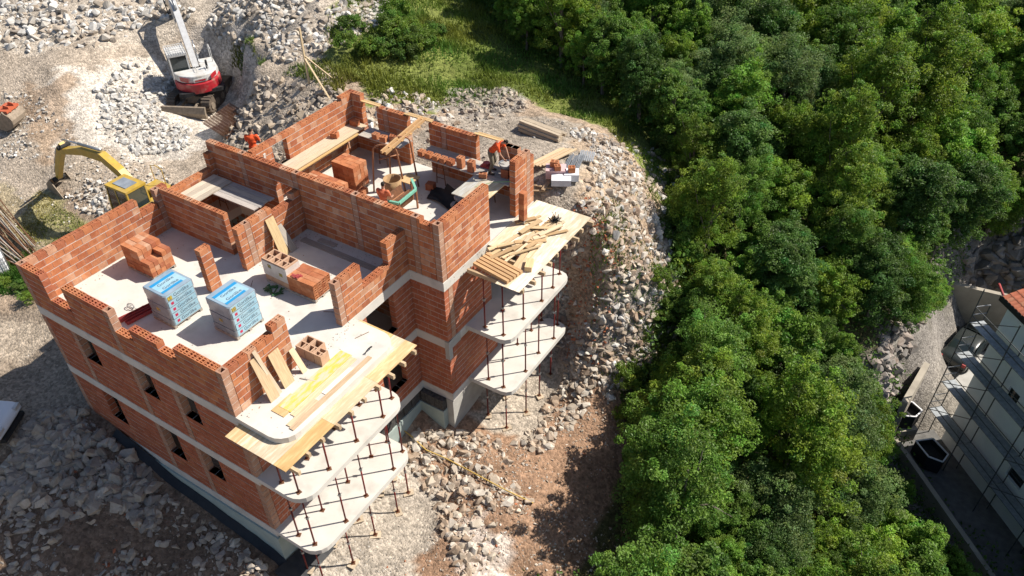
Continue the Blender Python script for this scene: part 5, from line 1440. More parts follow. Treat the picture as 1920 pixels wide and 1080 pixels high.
m_carwhite = M("white_car_paint", (0.70, 0.71, 0.73), (0.66, 0.67, 0.69), scale=2, rough=.2, spec=.6, coord='object')
cx_, cy_ = -3.15, -3.2
car((cx_, cy_, hz(cx_, cy_) - .03), rad(33), "white car parked on the shaded drive by the rock heap", m_carwhite)
# ------------------------------------------------------------------ neighbouring house with scaffold
m_render = M("pale_render", (0.80, 0.84, 0.86), (0.73, 0.77, 0.79), scale=1.5, rough=.9, bump=.08)
m_rooftile = M("roof_tile", (0.46, 0.16, 0.09), (0.34, 0.11, 0.06), scale=4, rough=.85, attr=True)
m_scaf = M("scaffold_tube", (0.13, 0.135, 0.14), (0.07, 0.075, 0.08), scale=6, rough=.5, metal=.4)
m_deckplate = M("scaffold_deck", (0.36, 0.385, 0.41), (0.20, 0.215, 0.23), scale=7, rough=.6, metal=.3, detail=8)
m_asph = M("dark_paving", (0.16, 0.155, 0.15), (0.09, 0.088, 0.085), scale=3, rough=.9, bump=.2)
A0 = Vector((27.75, 26.6, -16.3))                 # outer line of the scaffold, far end
DU = Vector((4.59, -5.15, 0)).normalized()        # along the facade towards the viewer
DN = Vector((-DU.y, DU.x, 0))                     # away from the scaffold, into the house
if DN.dot(Vector((1, 1, 0))) < 0: DN = -DN
nh = empty("neighbour_house", A0 + DU * 4 + DN * 3, 0, "pale rendered house with red tiled roof standing below the wood", "house")
def fp(u, n, z): return A0 + DU * u + DN * n + Vector((0, 0, z))     # facade frame: u along, n inward, z above yard
def pbox(b, u0, u1, n0, n1, z0, z1, c=None):
    return b.obox(fp((u0 + u1) / 2, (n0 + n1) / 2, (z0 + z1) / 2), DU * (u1 - u0) / 2, DN * (n1 - n0) / 2, (0, 0, (z1 - z0) / 2), c)
UL = 14.0
HT = 9.6
wins = [(4.6, 5.6, 5.0, 6.4), (4.6, 5.6, 2.2, 3.4), (7.6, 8.6, 5.0, 6.4), (7.6, 8.6, 2.2, 3.4), (6.2, 6.9, 7.6, 8.4), (2.6, 3.3, 5.2, 6.2), (10.6, 11.6, 5.0, 6.4), (10.6, 11.6, 2.2, 3.4)]
us = sorted({.6, UL, *[w[0] for w in wins], *[w[1] for w in wins]}); zs = sorted({0, HT, *[w[2] for w in wins], *[w[3] for w in wins]})
b = MB()
for ua, ub in zip(us[:-1], us[1:]):
    for za, zb in zip(zs[:-1], zs[1:]):
        um, zm = (ua + ub) / 2, (za + zb) / 2
        if any(w[0] < um < w[1] and w[2] < zm < w[3] for w in wins): continue
        pbox(b, ua, ub, 1.1, 1.4, za, zb)
b.build("wall", m_render, nh)
b = MB(); pbox(b, .6, .9, 1.4, 10, 0, HT); b.build("wall", m_render, nh)
b = MB(); pbox(b, UL - .3, UL, 1.4, 10, 0, HT); b.build("wall", m_render, nh)
b = MB(); pbox(b, .9, UL - .3, 9.7, 10, 0, HT); b.build("wall", m_render, nh)
for w in wins:
    b = MB(); pbox(b, w[0], w[1], 1.28, 1.3, w[2], w[3]); o = b.build("window", m_glass, nh)
    b = MB(); pbox(b, w[0], w[0] + .06, 1.24, 1.28, w[2], w[3]); pbox(b, w[1] - .06, w[1], 1.24, 1.28, w[2], w[3]); pbox(b, w[0] + .06, w[1] - .06, 1.24, 1.28, w[2], w[2] + .06); pbox(b, w[0] + .06, w[1] - .06, 1.24, 1.28, w[3] - .06, w[3]); b.build("frame", m_black, o)
# roof: eaves board and overlapping tiles
b = MB(); pbox(b, .25, UL + .3, .75, 1.05, HT - .05, HT + .22); pbox(b, .25, .45, 1.05, 5.6, HT - .05, HT + .22); b.build("eaves", m_black, nh)
sl = rad(20)
b = MB()
v0 = [fp(.3, .8, HT + .18), fp(UL + .3, .8, HT + .18), fp(UL + .3, 5.6, HT + .18 + 4.8 * math.tan(sl)), fp(.3, 5.6, HT + .18 + 4.8 * math.tan(sl)), fp(UL + .3, 10.4, HT + .18), fp(.3, 10.4, HT + .18)]
b.add(v0, [(0, 1, 2, 3), (3, 2, 4, 5)]); rf = b.build("roof", m_rooftile, nh)
tm = MB()
for k in range(5):
    a = rad(180 * k / 4)
tile = MB()
ns_ = 5
vs = []
for s_ in (0, 1):
    for k in range(ns_ + 1):
        a = math.pi * k / ns_
        vs.append(((-.11 + .22 * k / ns_), s_ * .40, .05 * math.sin(a) + (.0 if s_ else .025)))
tile.add(vs, [(k, k + 1, ns_ + 2 + k, ns_ + 1 + k) for k in range(ns_)])
tile_me = [tile.mesh("roof_tile", m_rooftile)]
for t_ in ((1.15, 1.1, 1.1), (.8, .8, .85), (1.0, 1.25, 1.3)):
    tile.c = [t_] * len(tile.f); tile_me.append(tile.mesh("roof_tile", m_rooftile))
cnt = 0
sv = (DN * math.cos(sl) + Vector((0, 0, math.sin(sl))))
nv_ = DU.cross(sv)
if nv_.z < 0: nv_ = -nv_
for r_ in range(14):
    for c_ in range(16):
        if cnt >= 224: break
        p = fp(.42 + c_ * .225, .8, HT + .19) + sv * (r_ * .335) + nv_ * .012
        q = obj("roof_tile", tile_me[R.randrange(4)], rf)
        m = Matrix.Identity(4)
        for i in range(3): m[i][0], m[i][1], m[i][2], m[i][3] = DU[i], sv[i], nv_[i], p[i] - wloc(rf)[i]
        q.matrix_local = m; cnt += 1
b = MB()
for r_ in range(14):
    for c_ in range(16, 62):
        p = fp(.42 + c_ * .225, .8, HT + .19) + sv * (r_ * .335) + nv_ * .012
        b.add([p + DU * x + sv * y + nv_ * z for x, y, z in tile.v], tile.f, R.choice([(1, 1, 1), (1.15, 1.1, 1.1), (.8, .8, .85)]))
tag(b.build("roof_tiles", m_rooftile, rf), kind="stuff")
# scaffold
sc = empty("facade_scaffold", fp(4, .4, 0), 0, "dark tubular scaffold with plank decks along the pale house", "scaffold")
levels = [2.04, 4.04, 6.04, 8.04]
bays = [0, 2.5, 5.0, 7.5, 10.0, 12.5]
for u in bays:
    for n_ in (0, .75):
        top = 10.1 if n_ == 0 else 9.0
        b = MB(); b.tube([fp(u, n_, 0), fp(u, n_, top)], .03, 6); b.build("standard", m_scaf, sc)
    for z in levels:
        b = MB(); b.tube([fp(u, 0, z - .06), fp(u, .75, z - .06)], .026, 6); b.build("transom", m_scaf, sc)
        if u == 0:
            for dz in (.5, 1.0):
                b = MB(); b.tube([fp(u, 0, z + dz), fp(u, .75, z + dz)], .022, 6); b.build("end_rail", m_steel, sc)
for z in levels:
    for (ua, ub) in zip(bays[:-1], bays[1:]):
        for n_ in (.04, .41):
            b = MB(); pbox(b, ua + .02, ub - .02, n_, n_ + .34, z, z + .05); b.build("deck", m_deckplate, sc)
        for dz in (.5, 1.0):
            b = MB(); b.tube([fp(ua, -.03, z + dz), fp(ub, -.03, z + dz)], .02, 6); b.build("guard_rail", m_scaf, sc)
for i, (ua, ub) in enumerate(zip(bays[:-1], bays[1:])):
    if i % 2 == 0:
        for z in levels:
            b = MB(); b.tube([fp(ua, -.05, z), fp(ub, -.05, z + 1.95)], .02, 6); b.build("brace", m_scaf, sc)
b = MB(); b.tube([fp(-.6, 1.3, HT + .15), fp(.5, .9, HT + .05)], .06, 8); b.solo("red_gutter_pipe", m_redpaint, "red pipe sticking out past the tiled roof corner", "pipe", smooth=True)
# yard: paving, retaining walls, bins, parked vehicle
tag(MB().prism([tuple(fp(-12, -1.4, 0)[:2]), tuple(fp(16, -1.4, 0)[:2]), tuple(fp(16, 1.1, 0)[:2]), tuple(fp(-12, 1.1, 0)[:2])], -16.9, -16.28).build("paving", m_asph), "dark paved strip along the foot of the scaffold", "paving", kind="structure")
m_retain = M("retaining_concrete", (0.40, 0.36, 0.30), (0.28, 0.25, 0.21), scale=1.2, rough=.9, bump=.2)
b = MB(); pbox(b, -1.5, 16, -1.75, -1.5, -1.2, .55); b.solo("low_kerb_wall", m_retain, "low concrete wall between the paved strip and the bushes", "wall")
w0 = Vector((26.9, 27.3, 0)); w1 = Vector((27.3, 33.5, 0)); w2 = Vector((34.5, 37.4, 0))
b = MB(); b.beam((26.55, 25.0, -14.6), (27.0, 28.6, -14.6), .3, 3.2); b.solo("retaining_wall", m_retain, "sunlit sloping concrete wall beside the rock face", "wall")
b = MB(); b.beam((26.6, 36.4, -14.6), (35.5, 37.6, -14.6), .3, 3.4); b.solo("retaining_wall", m_retain, "stained grey concrete wall behind the parked vehicle", "wall")
tag(MB().prism([(26.7, 28.6), (36, 28.6), (36, 37.4), (26.7, 36.2)], -16.9, -16.12).build("forecourt", M("pale_paving", (0.42, 0.41, 0.39), (0.33, 0.32, 0.30), scale=1.5, bump=.1)), "pale concrete forecourt behind the scaffolded house", "paving", kind="structure")
b = MB(); b.beam((27.1, 29.4, -15.4), (27.5, 31.4, -15.4), .25, 1.5); b.solo("yellow_wall", M("ochre_render", (0.45, 0.30, 0.10), (0.36, 0.24, 0.09), scale=3), "short ochre wall under the rock face", "wall")
car((28.9, 34.4, -16.15), rad(75), "dark car parked on the forecourt behind the scaffold", M("dark_car_paint", (0.03, 0.035, 0.035), (0.025, 0.03, 0.03), rough=.25, spec=.6, coord='object'), "parked_car")
def skip_bin(c, rz, label):
    o = empty("planter_bin", c, rz, label, "bin")
    po = [(-.75, -.45), (.3, -.55), (.8, -.1), (.5, .5), (-.6, .5)]
    b = MB(); b.prism(po, .0, .08); b.build("base", m_black, o, False)
    for i in range(5):
        p, q = po[i], po[(i + 1) % 5]
        b = MB(); b.beam((p[0], p[1], .5), (q[0], q[1], .5), .04, .86); b.build("side", m_black, o, False)
        b = MB(); b.beam((p[0], p[1], .96), (q[0], q[1], .96), .07, .05); b.build("rim", m_foam, o, False)
    b = MB(); b.prism([(x * .93, y * .93) for x, y in po], .55, .6); b.build("contents", m_dark, o, False)
    return o
skip_bin(fp(1.9, -.55, .13), rad(-40), "black angular bin with white rim beside the scaffold foot")
skip_bin(fp(-.3, -1.0, .9), rad(30), "black angular bin with white rim next to the sloping wall")
b = MB(); pbox(b, -1.0, .4, -1.45, -.4, .02, .9); b.solo("bin_plinth", m_retain, "concrete plinth carrying the bin next to the sloping wall", "plinth")
# bare grey shrub by the low wall
rt5 = random.Random(9)
b = MB()
c0 = fp(6.2, -2.2, 0); c0.z = hz(c0.x, c0.y)
for k in range(40):
    a = rt5.uniform(0, 6.28); e = rt5.uniform(.3, 1.4); L_ = rt5.uniform(.6, 1.3)
    d = Vector((math.cos(a) * math.cos(e), math.sin(a) * math.cos(e), math.sin(e))) * L_
    mid = c0 + d * .5 + Vector((rt5.uniform(-.1, .1), rt5.uniform(-.1, .1), .1))
    b.tube([c0, mid, c0 + d], [.025, .014, .005], 4)
    for j in range(3):
        e2 = Vector((rt5.uniform(-1, 1), rt5.uniform(-1, 1), rt5.uniform(0, 1))) * .3
        b.tube([mid, mid + e2], [.01, .004], 4)
b.solo("bare_shrub", M("grey_twig", (0.40, 0.36, 0.33), (0.28, 0.25, 0.23), scale=9), "bare grey leafless shrub by the low concrete wall", "shrub")
# ------------------------------------------------------------------ rocks and rubble
def rock_shape(seed, npts):
    """angular broken stone: hull of points pushed towards the faces of a skewed box"""
    rs = np.random.RandomState(seed)
    P = rs.uniform(-1, 1, (npts, 3))
    ax = rs.randint(0, 3, npts); sg = np.sign(P[np.arange(npts), ax])
    P[np.arange(npts), ax] = sg * rs.uniform(.8, 1.0, npts)
    r = np.linalg.norm(P, axis=1)
    P *= np.clip(1.12 / r, .5, 1)[:, None]
    P *= np.array([1.0, rs.uniform(.6, .95), rs.uniform(.45, .8)])
    P[:, 0] += rs.uniform(-.35, .35) * P[:, 2]; P[:, 1] += rs.uniform(-.35, .35) * P[:, 0]
    bm = bmesh.new()
    for p in P: bm.verts.new(p)
    r_ = bmesh.ops.convex_hull(bm, input=bm.verts[:])
    bmesh.ops.delete(bm, geom=[g for g in bm.verts if not g.link_faces], context='VERTS')
    bmesh.ops.triangulate(bm, faces=bm.faces[:])
    bm.verts.index_update()
    V = np.array([v.co[:] for v in bm.verts]); F = np.array([[v.index for v in f.verts] for f in bm.faces]); bm.free()
    return V, F
ROCKS_HI = [rock_shape(100 + i, 15) for i in range(10)]
ROCKS_LO = [rock_shape(200 + i, 9) for i in range(14)]
m_rock = M("limestone", (1.0, 1.0, 1.0), (0.70, 0.67, 0.63), scale=5, detail=7, attr=True, rough=0.92, bump=0.5, bscale=16, rnd=0.0, spots=((0.62, 0.48, 0.38), 1.7, .58, .75, .45))
def rot_mats(n, rs):
    q = rs.randn(n, 4); q /= np.linalg.norm(q, axis=1)[:, None]
    w, x, y, z = q.T
    return np.stack([1-2*(y*y+z*z), 2*(x*y-z*w), 2*(x*z+y*w), 2*(x*y+z*w), 1-2*(x*x+z*z), 2*(y*z-x*w), 2*(x*z-y*w), 2*(y*z+x*w), 1-2*(x*x+y*y)], 1).reshape(n, 3, 3)
_rock_me = {}
def rock_mesh(i, tint):
    key = (i, tint)
    if key not in _rock_me:
        V, F = ROCKS_HI[i]
        rs = np.random.RandomState(i * 31 + int(tint[0] * 1000))
        tt = np.ones((len(F), 4)); tt[:, :3] = np.array(tint) * (1 + .10 * rs.randn(len(F), 1))
        _rock_me[key] = np_mesh("boulder", V, F, m_rock, tt)
    return _rock_me[key]
STV, STF, STT = [], [], []
_nv = 0
def scatter(poly, n, smin, smax, tints, big, label, group, seed, power=2.2, wob=0.0, avoid=None):
    global _nv
    rs = np.random.RandomState(seed)
    n = int(n * 1.35)
    P = np.array(poly); lo, hi = P.min(0), P.max(0)
    X, Y = [], []
    tot = 0
    while tot < n:
        x = rs.uniform(lo[0] - .5, hi[0] + .5, n * 2); y = rs.uniform(lo[1] - .5, hi[1] + .5, n * 2)
        k = poly_mask(x + wob * vnoise(x / 1.7, y / 1.7, seed), y + wob * vnoise(x / 1.7, y / 1.7, seed + 1), poly) & ~in_foot(x, y, -0.12)
        dens = np.clip(0.62 + 1.5 * vnoise(x / 1.9, y / 1.9, seed + 3) + 0.7 * vnoise(x / .7, y / .7, seed + 4), 0.06, 1)
        k &= rs.rand(len(x)) < dens
        if avoid is not None: k &= ~poly_mask(x, y, avoid)
        X.append(x[k]); Y.append(y[k]); tot += k.sum()
    X = np.concatenate(X)[:n]; Y = np.concatenate(Y)[:n]
    s = .62 * (smin + (smax - smin) * rs.rand(n) ** power)
    order = np.argsort(-s); s = s[order]; X = X[order]; Y = Y[order]
    Z = Hgt(X, Y) + s * rs.uniform(-.18, .22, n)
    for i in range(min(big, n)):
        tt = tints[rs.randint(len(tints))]
        o = obj("boulder", rock_mesh(rs.randint(len(ROCKS_HI)), tt))
        o.location = (X[i], Y[i], Z[i])
        o.scale = (s[i] * rs.uniform(.85, 1.1), s[i] * rs.uniform(.85, 1.1), s[i] * rs.uniform(.85, 1.1))
        o.rotation_euler = (rs.uniform(-.6, .6), rs.uniform(-.6, .6), rs.uniform(0, 6.3))
        tag(o, label, "boulder", group)
    X, Y, Z, s = X[big:], Y[big:], Z[big:], s[big:]
    m = len(X)
    if m == 0: return
    which = rs.randint(0, len(ROCKS_LO), m)
    Rm = rot_mats(m, rs)
    hi_mask = s > 0.17
    for setn, useHi in ((ROCKS_LO, False), (ROCKS_HI, True)):
        for k in range(len(setn)):
            sel = (which % len(setn) == k) & (hi_mask == useHi)
            if not sel.any(): continue
            V, F = setn[k]
            Q = np.einsum('nij,vj->nvi', Rm[sel], V) * s[sel][:, None, None]
            Q[:, :, 2] *= 0.85
            Q += np.stack([X[sel], Y[sel], Z[sel]], 1)[:, None, :]
            c = sel.sum(); nvv = len(V)
            FF = (F[None] + (np.arange(c) * nvv)[:, None, None]).reshape(-1, 3) + _nv
            tt = np.array(tints)[rs.randint(0, len(tints), c)] * (1 + .13 * rs.randn(c, 1))
            TT = np.repeat(tt, len(F), 0) * (1 + .07 * rs.randn(c * len(F), 1))
            STV.append(Q.reshape(-1, 3)); STF.append(FF); STT.append(TT)
            _nv += c * nvv
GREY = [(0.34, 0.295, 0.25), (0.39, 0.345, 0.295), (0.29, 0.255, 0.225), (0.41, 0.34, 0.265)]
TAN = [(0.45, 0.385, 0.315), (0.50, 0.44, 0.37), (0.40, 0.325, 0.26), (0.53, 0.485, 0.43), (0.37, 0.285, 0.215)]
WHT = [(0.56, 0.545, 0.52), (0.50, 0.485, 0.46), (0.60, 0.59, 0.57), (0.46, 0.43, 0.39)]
REDB = [(0.42, 0.15, 0.08), (0.36, 0.12, 0.06), (0.45, 0.20, 0.12)]
CAR_AREA = [(-6, -5.6), (-4, -5.6), (-.7, -3.2), (-1.4, -1.3), (-3, -1.2), (-6, -3.5)]
# heap below the shaded facade
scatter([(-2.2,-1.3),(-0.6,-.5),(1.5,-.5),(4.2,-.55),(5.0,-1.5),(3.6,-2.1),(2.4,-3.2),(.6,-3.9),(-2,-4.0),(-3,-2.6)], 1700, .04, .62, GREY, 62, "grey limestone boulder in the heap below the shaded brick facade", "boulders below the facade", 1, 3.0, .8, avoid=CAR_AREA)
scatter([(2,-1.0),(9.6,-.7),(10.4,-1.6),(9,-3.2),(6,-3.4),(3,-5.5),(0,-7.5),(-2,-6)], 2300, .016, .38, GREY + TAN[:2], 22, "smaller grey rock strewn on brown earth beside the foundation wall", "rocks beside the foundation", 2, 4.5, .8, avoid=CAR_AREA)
# east strip
scatter([(10.0,5.6),(11.6,5.2),(13.0,4.2),(14.8,2.6),(15.6,4.4),(15.0,6.4),(14.0,8.2),(12.8,8.6),(11.2,7.9),(10.0,7.2)], 800, .05, .46, TAN, 58, "pale tan boulder in the rubble between the two balcony stacks", "boulders between the balcony stacks", 3, 3.0, .7)
scatter([(13.2,1.5),(14.2,.8),(14.0,-1),(12.8,-1.2)], 60, .1, .42, TAN, 12, "tan rock beside the gravel strip at the foot of the props", "rocks by the gravel strip", 4, 1.8, .3)
scatter([(13.2,8.6),(14.4,9.0),(15.0,11.5),(14.6,13.6),(13.5,13.2),(13.4,10.6)], 360, .07, .42, TAN, 26, "tan boulder lining the gravel under the far balconies", "boulders under the far balconies", 5, 2.2, .5)
scatter([(10,-2),(16,-10),(19.5,-10),(20,5),(19,13),(16.5,15.5),(14,14),(13.6,9),(11,7.5),(12.6,4.6),(13.6,2)], 10000, .012, .13, TAN + TAN + WHT[:1], 0, "", "", 6, 4.0, .6)
scatter([(10,-.4),(13,-.6),(13,4),(10,5.2)], 2400, .012, .055, GREY + WHT[:1], 0, "", "", 7, 1.5)
scatter([(1,-1.2),(9,-.9),(9.5,-3),(4,-4.5),(0,-6)], 45, .05, .2, REDB, 0, "", "", 25, 2.0, .6)
scatter([(12,0),(17,-2),(17.5,9),(14,12),(13,5)], 70, .04, .16, REDB, 0, "", "", 26, 2.0, .6)
# rubble bank below the yard
scatter([(12.0,15.0),(12.6,14.0),(13.4,13.2),(15.6,12.6),(16.9,14.5),(16.8,17.6),(15.2,20.4),(13.2,22.0),(12.2,21.5),(12.8,19.2),(13.1,16.8)], 3600, .02, .42, TAN + WHT[:2] + TAN + [(0.36, 0.27, 0.20), (0.33, 0.24, 0.18)], 60, "pale rubble stone on the steep bank below the storage yard", "stones on the yard bank", 8, 3.8, .8)
scatter([(12.0,15.0),(13.2,13.4),(14.6,13.8),(14.4,15.6),(12.6,16.4)], 420, .05, .17, REDB, 0, "", "", 9, 1.5, .8)
scatter([(9,20.4),(11.2,19.5),(11.8,17),(12.2,15.3),(13.4,16.2),(13.4,19.2),(12.4,21.6),(9.4,22.2)], 1300, .03, .34, TAN + WHT[:2], 12, "pale stone in the rim of rubble round the storage yard", "stones round the yard", 24, 3.4, .7)
# yard, back
scatter([(3,14.4),(12.4,14.4),(12.6,19),(9.8,21.8),(5,20.4),(2,17)], 900, .02, .16, GREY + WHT, 0, "", "", 10, 3, .6)
scatter([(2.5,19.0),(5,19.7),(6.3,21.6),(4.6,22.8),(2.4,21.2)], 420, .08, .40, GREY, 12, "grey rock in the stone patch within the upper meadow", "rocks in the meadow patch", 11, 2.2, .8)
scatter([(-1.5,16.6),(1.5,15.6),(4.8,16.5),(4.6,18.6),(2,19.4),(0,18.6)], 420, .06, .45, TAN + WHT, 10, "pale stone behind the rear brick wall at the meadow edge", "stones behind the rear wall", 12, 2.6, .7)
scatter([(9.2,21.2),(11.5,20.6),(13.5,21.6),(14.8,24.2),(12.5,25.4),(10,23)], 260, .06, .36, GREY + WHT[:1], 8, "weathered stone in the grass above the rubble bank", "stones above the bank", 13, 2.4, .8)
# pit and mounds
scatter([(-14.5,18.2),(-16.5,16.2),(-16,13),(-13.5,11.2),(-10.2,10.8),(-8.6,12.6),(-10.4,14.4),(-12.6,14.2),(-13.6,16)], 2900, .025, .42, WHT, 12, "white broken rock on the floor of the excavation", "white rocks in the excavation", 14, 4.0, .8)
scatter([(-7.2,17.6),(-9.8,19.4),(-14.5,20.2),(-14,25),(-10,28.5),(-6,27),(-4.2,23.6),(-4.4,20),(-5,18.3)], 4600, .035, .55, WHT + GREY[:2] + TAN[:2], 14, "whitish stone on the long spoil mound above the pit", "stones on the spoil mound", 15, 3.6, .9)
scatter([(-16,20),(-18,15.6),(-22,12.5),(-30,14),(-36,20),(-30,26),(-22,24)], 4200, .035, .65, WHT + GREY[:1] + TAN[:1], 4, "large pale rock on the rubble beyond the broken ground", "rocks on the far rubble", 16, 3.8, 1.0)
scatter([(-7.6,14.2),(-5,13.0),(-1.5,13.2),(1.6,14.6),(0.5,16.4),(-3,17.2),(-6.5,17.2),(-7.8,16)], 1700, .04, .5, GREY + TAN[:2], 0, "", "", 17, 3.2, .6)
scatter([(-20,6),(-14,8.4),(-9,8.2),(-4,8.2),(-3,10),(-9,11),(-14,10.4),(-18,11),(-24,10)], 2600, .025, .24, WHT[1:] + TAN[:2], 0, "", "", 18, 3.2, .8)
scatter([(-11.5,7.2),(-5,7.0),(-4,8.4),(-7,9.6),(-11,9.0)], 420, .06, .34, WHT + TAN[:1], 0, "", "", 19, 2.4, .6)
scatter([(-12,3.4),(-2,3.2),(-1,7.6),(-9,8),(-16,7)], 700, .02, .12, TAN + WHT, 0, "", "", 20, 2.5, .6)
scatter([(-7,1.5),(-1,3.4),(-.2,-.4),(-3,-2.5),(-8,-3)], 350, .01, .05, GREY + WHT, 0, "", "", 21, 2)
# cliff by the neighbour
scatter([(24.4,21.5),(26.0,22.5),(26.0,30.5),(24.6,31)], 420, .15, .8, [(0.30, 0.28, 0.265), (0.24, 0.225, 0.215), (0.36, 0.31, 0.28)], 0, "", "", 22, 1.6, .3)
scatter([(26,38),(36,37.6),(36,42),(27,42.5)], 420, .3, 1.1, [(0.22, 0.21, 0.20), (0.28, 0.26, 0.25)], 0, "", "", 23, 1.5, .3)
rub = tag(obj("rubble", np_mesh("rubble", np.concatenate(STV), np.concatenate(STF), m_rock, np.concatenate([np.concatenate(STT), np.ones((sum(len(t) for t in STT), 1))], 1))),
          "loose limestone rubble and small stones strewn over the whole site", "rubble", kind="stuff")

# ------------------------------------------------------------------ vegetation
m_leaf = M("leaves", (1.0, 1.0, 1.0), (0.8, 0.86, 0.8), scale=1.5, attr=True, rough=0.5, spec=0.35, rnd=0.2, transl=0.48, coord='object')
m_bark = M("bark", (0.20, 0.17, 0.14), (0.10, 0.085, 0.07), scale=9, stretch=(1, 1, .3), coord='object', rough=0.95, bump=0.5)
m_grass = M("grass_blades", (1.0, 1.0, 1.0), (0.8, 0.8, 0.75), scale=0.8, attr=True, rough=0.6, transl=0.3)

def leaf_quads(C, Nn, size, rs, aspect=0.62):
    """rhombic leaves with a fold: C centres, Nn normals"""
    n = len(C)
    t = rs.randn(n, 3)
    t -= (t * Nn).sum(1)[:, None] * Nn
    t /= np.linalg.norm(t, axis=1)[:, None] + 1e-9
    b = np.cross(Nn, t)
    l = size[:, None]
    p0 = C - t * l * .5
    p1 = C + b * l * .5 * aspect + Nn * l * .10
    p2 = C + t * l * .5 - Nn * l * .12
    p3 = C - b * l * .5 * aspect + Nn * l * .10
    V = np.stack([p0, p1, p2, p3], 1).reshape(-1, 3)
    i = np.arange(n) * 4
    F = np.stack([i, i + 1, i + 2, i + 3], 1)
    return V, F

def crown_mesh(seed, h, cr, base_frac, tint, nclump, nleaf, lsize, flat=0.75, lobes=True):
    rs = np.random.RandomState(seed)
    cz = h * (base_frac + 1) / 2
    rzv = h * (1 - base_frac) / 2
    nl = 5 if lobes else 1
    LC = np.stack([rs.uniform(-.48, .48, nl) * cr, rs.uniform(-.48, .48, nl) * cr, cz + rs.uniform(-.5, .42, nl) * rzv], 1)
    LR = np.stack([rs.uniform(.42, .66, nl) * cr, rs.uniform(.42, .66, nl) * cr, rs.uniform(.42, .72, nl) * rzv], 1)
    if not lobes: LC[:] = (0, 0, cz); LR[:] = (cr, cr, rzv)
    else: LC[0] = (0, 0, cz - .25 * rzv); LR[0] = (.8 * cr, .8 * cr, .75 * rzv)
    w = rs.randint(0, nl, nclump)
    d = rs.randn(nclump, 3); d /= np.linalg.norm(d, axis=1)[:, None]
    d[:, 2] = np.where(d[:, 2] < -0.5, -d[:, 2] * .8, d[:, 2])
    fr = rs.uniform(.45, 1.0, nclump) ** .6 * (1 + .16 * rs.randn(nclump))
    CC = LC[w] + d * fr[:, None] * LR[w] * .92
    rr = cr * rs.uniform(.06, .17, nclump) if lobes else cr * rs.uniform(.16, .3, nclump)
    ct = np.array(tint)[None] * (1 + .20 * rs.randn(nclump, 1)) * np.stack([1 + .12 * rs.randn(nclump), np.ones(nclump), 1 + .1 * rs.randn(nclump)], 1)
    k = rs.randint(0, nclump, nleaf)
    e = rs.randn(nleaf, 3); e /= np.linalg.norm(e, axis=1)[:, None]
    pos = CC[k] + e * (rr[k] * rs.uniform(.55, 1.1, nleaf))[:, None] * np.array([1, 1, flat])
    out = pos - np.array([0, 0, cz]); out /= np.linalg.norm(out, axis=1)[:, None] + 1e-9
    Nn = e * .45 + out * .25 + np.array([0, 0, .5]) + rs.randn(nleaf, 3) * .6
    Nn /= np.linalg.norm(Nn, axis=1)[:, None]
    V, F = leaf_quads(pos, Nn, lsize * rs.uniform(.65, 1.3, nleaf), rs)
    T_ = np.ones((nleaf, 4)); T_[:, :3] = np.clip(ct[k] * (1 + .16 * rs.randn(nleaf, 1)), .008, .6)
    return np_mesh("crown", V, F, m_leaf, T_), CC

def trunk_mesh(seed, h, CC, r0):
    rr = random.Random(seed)
    b = MB()
    lean = (rr.uniform(-.25, .25), rr.uniform(-.25, .25))
    fork = (lean[0], lean[1], h * .42)
    b.tube([(0, 0, -.4), (lean[0] * .3, lean[1] * .3, h * .15), fork, (lean[0] * 1.5, lean[1] * 1.5, h * .7)], [r0 * 1.25, r0, r0 * .75, r0 * .25], 7)
    for i in range(9):
        c = CC[rr.randrange(len(CC))]
        st = h * rr.uniform(.22, .5)
        f = st / h / .42
        p = Vector((lean[0] * f, lean[1] * f, st)); q = Vector(c)
        mid = (p + q) / 2 + Vector((rr.uniform(-.2, .2), rr.uniform(-.2, .2), rr.uniform(0, .35)))
        b.tube([p, mid, q], [r0 * .42, r0 * .28, r0 * .08], 5)
    return b.mesh("trunk", m_bark)

KINDS = [  # tint, label
    ((0.190, 0.330, 0.045), "bright green broadleaf tree in the dense wood beside the site"),
    ((0.158, 0.280, 0.045), "mid green broadleaf tree in the dense wood beside the site"),
    ((0.115, 0.215, 0.046), "dark green broadleaf tree in the dense wood beside the site"),
    ((0.225, 0.335, 0.042), "yellowish green broadleaf tree in the dense wood beside the site"),
    ((0.168, 0.255, 0.080), "greyish green broadleaf tree in the dense wood beside the site")]
PROTO = []
for i, (ti, hh, crr) in enumerate([(0, 7.2, 2.5), (1, 7.8, 2.7), (2, 7.0, 2.4), (3, 6.6, 2.3), (4, 6.8, 2.6), (1, 6.2, 2.2), (0, 5.6, 2.0), (3, 7.6, 2.6)]):
    cm, CC = crown_mesh(300 + i, hh, crr, 0.03, KINDS[ti][0], 330, 34000, (.115, .105, .12, .11, .10, .13, .115, .11)[i])
    PROTO.append((ti, hh, crr, cm, trunk_mesh(400 + i, hh, CC, 0.13)))

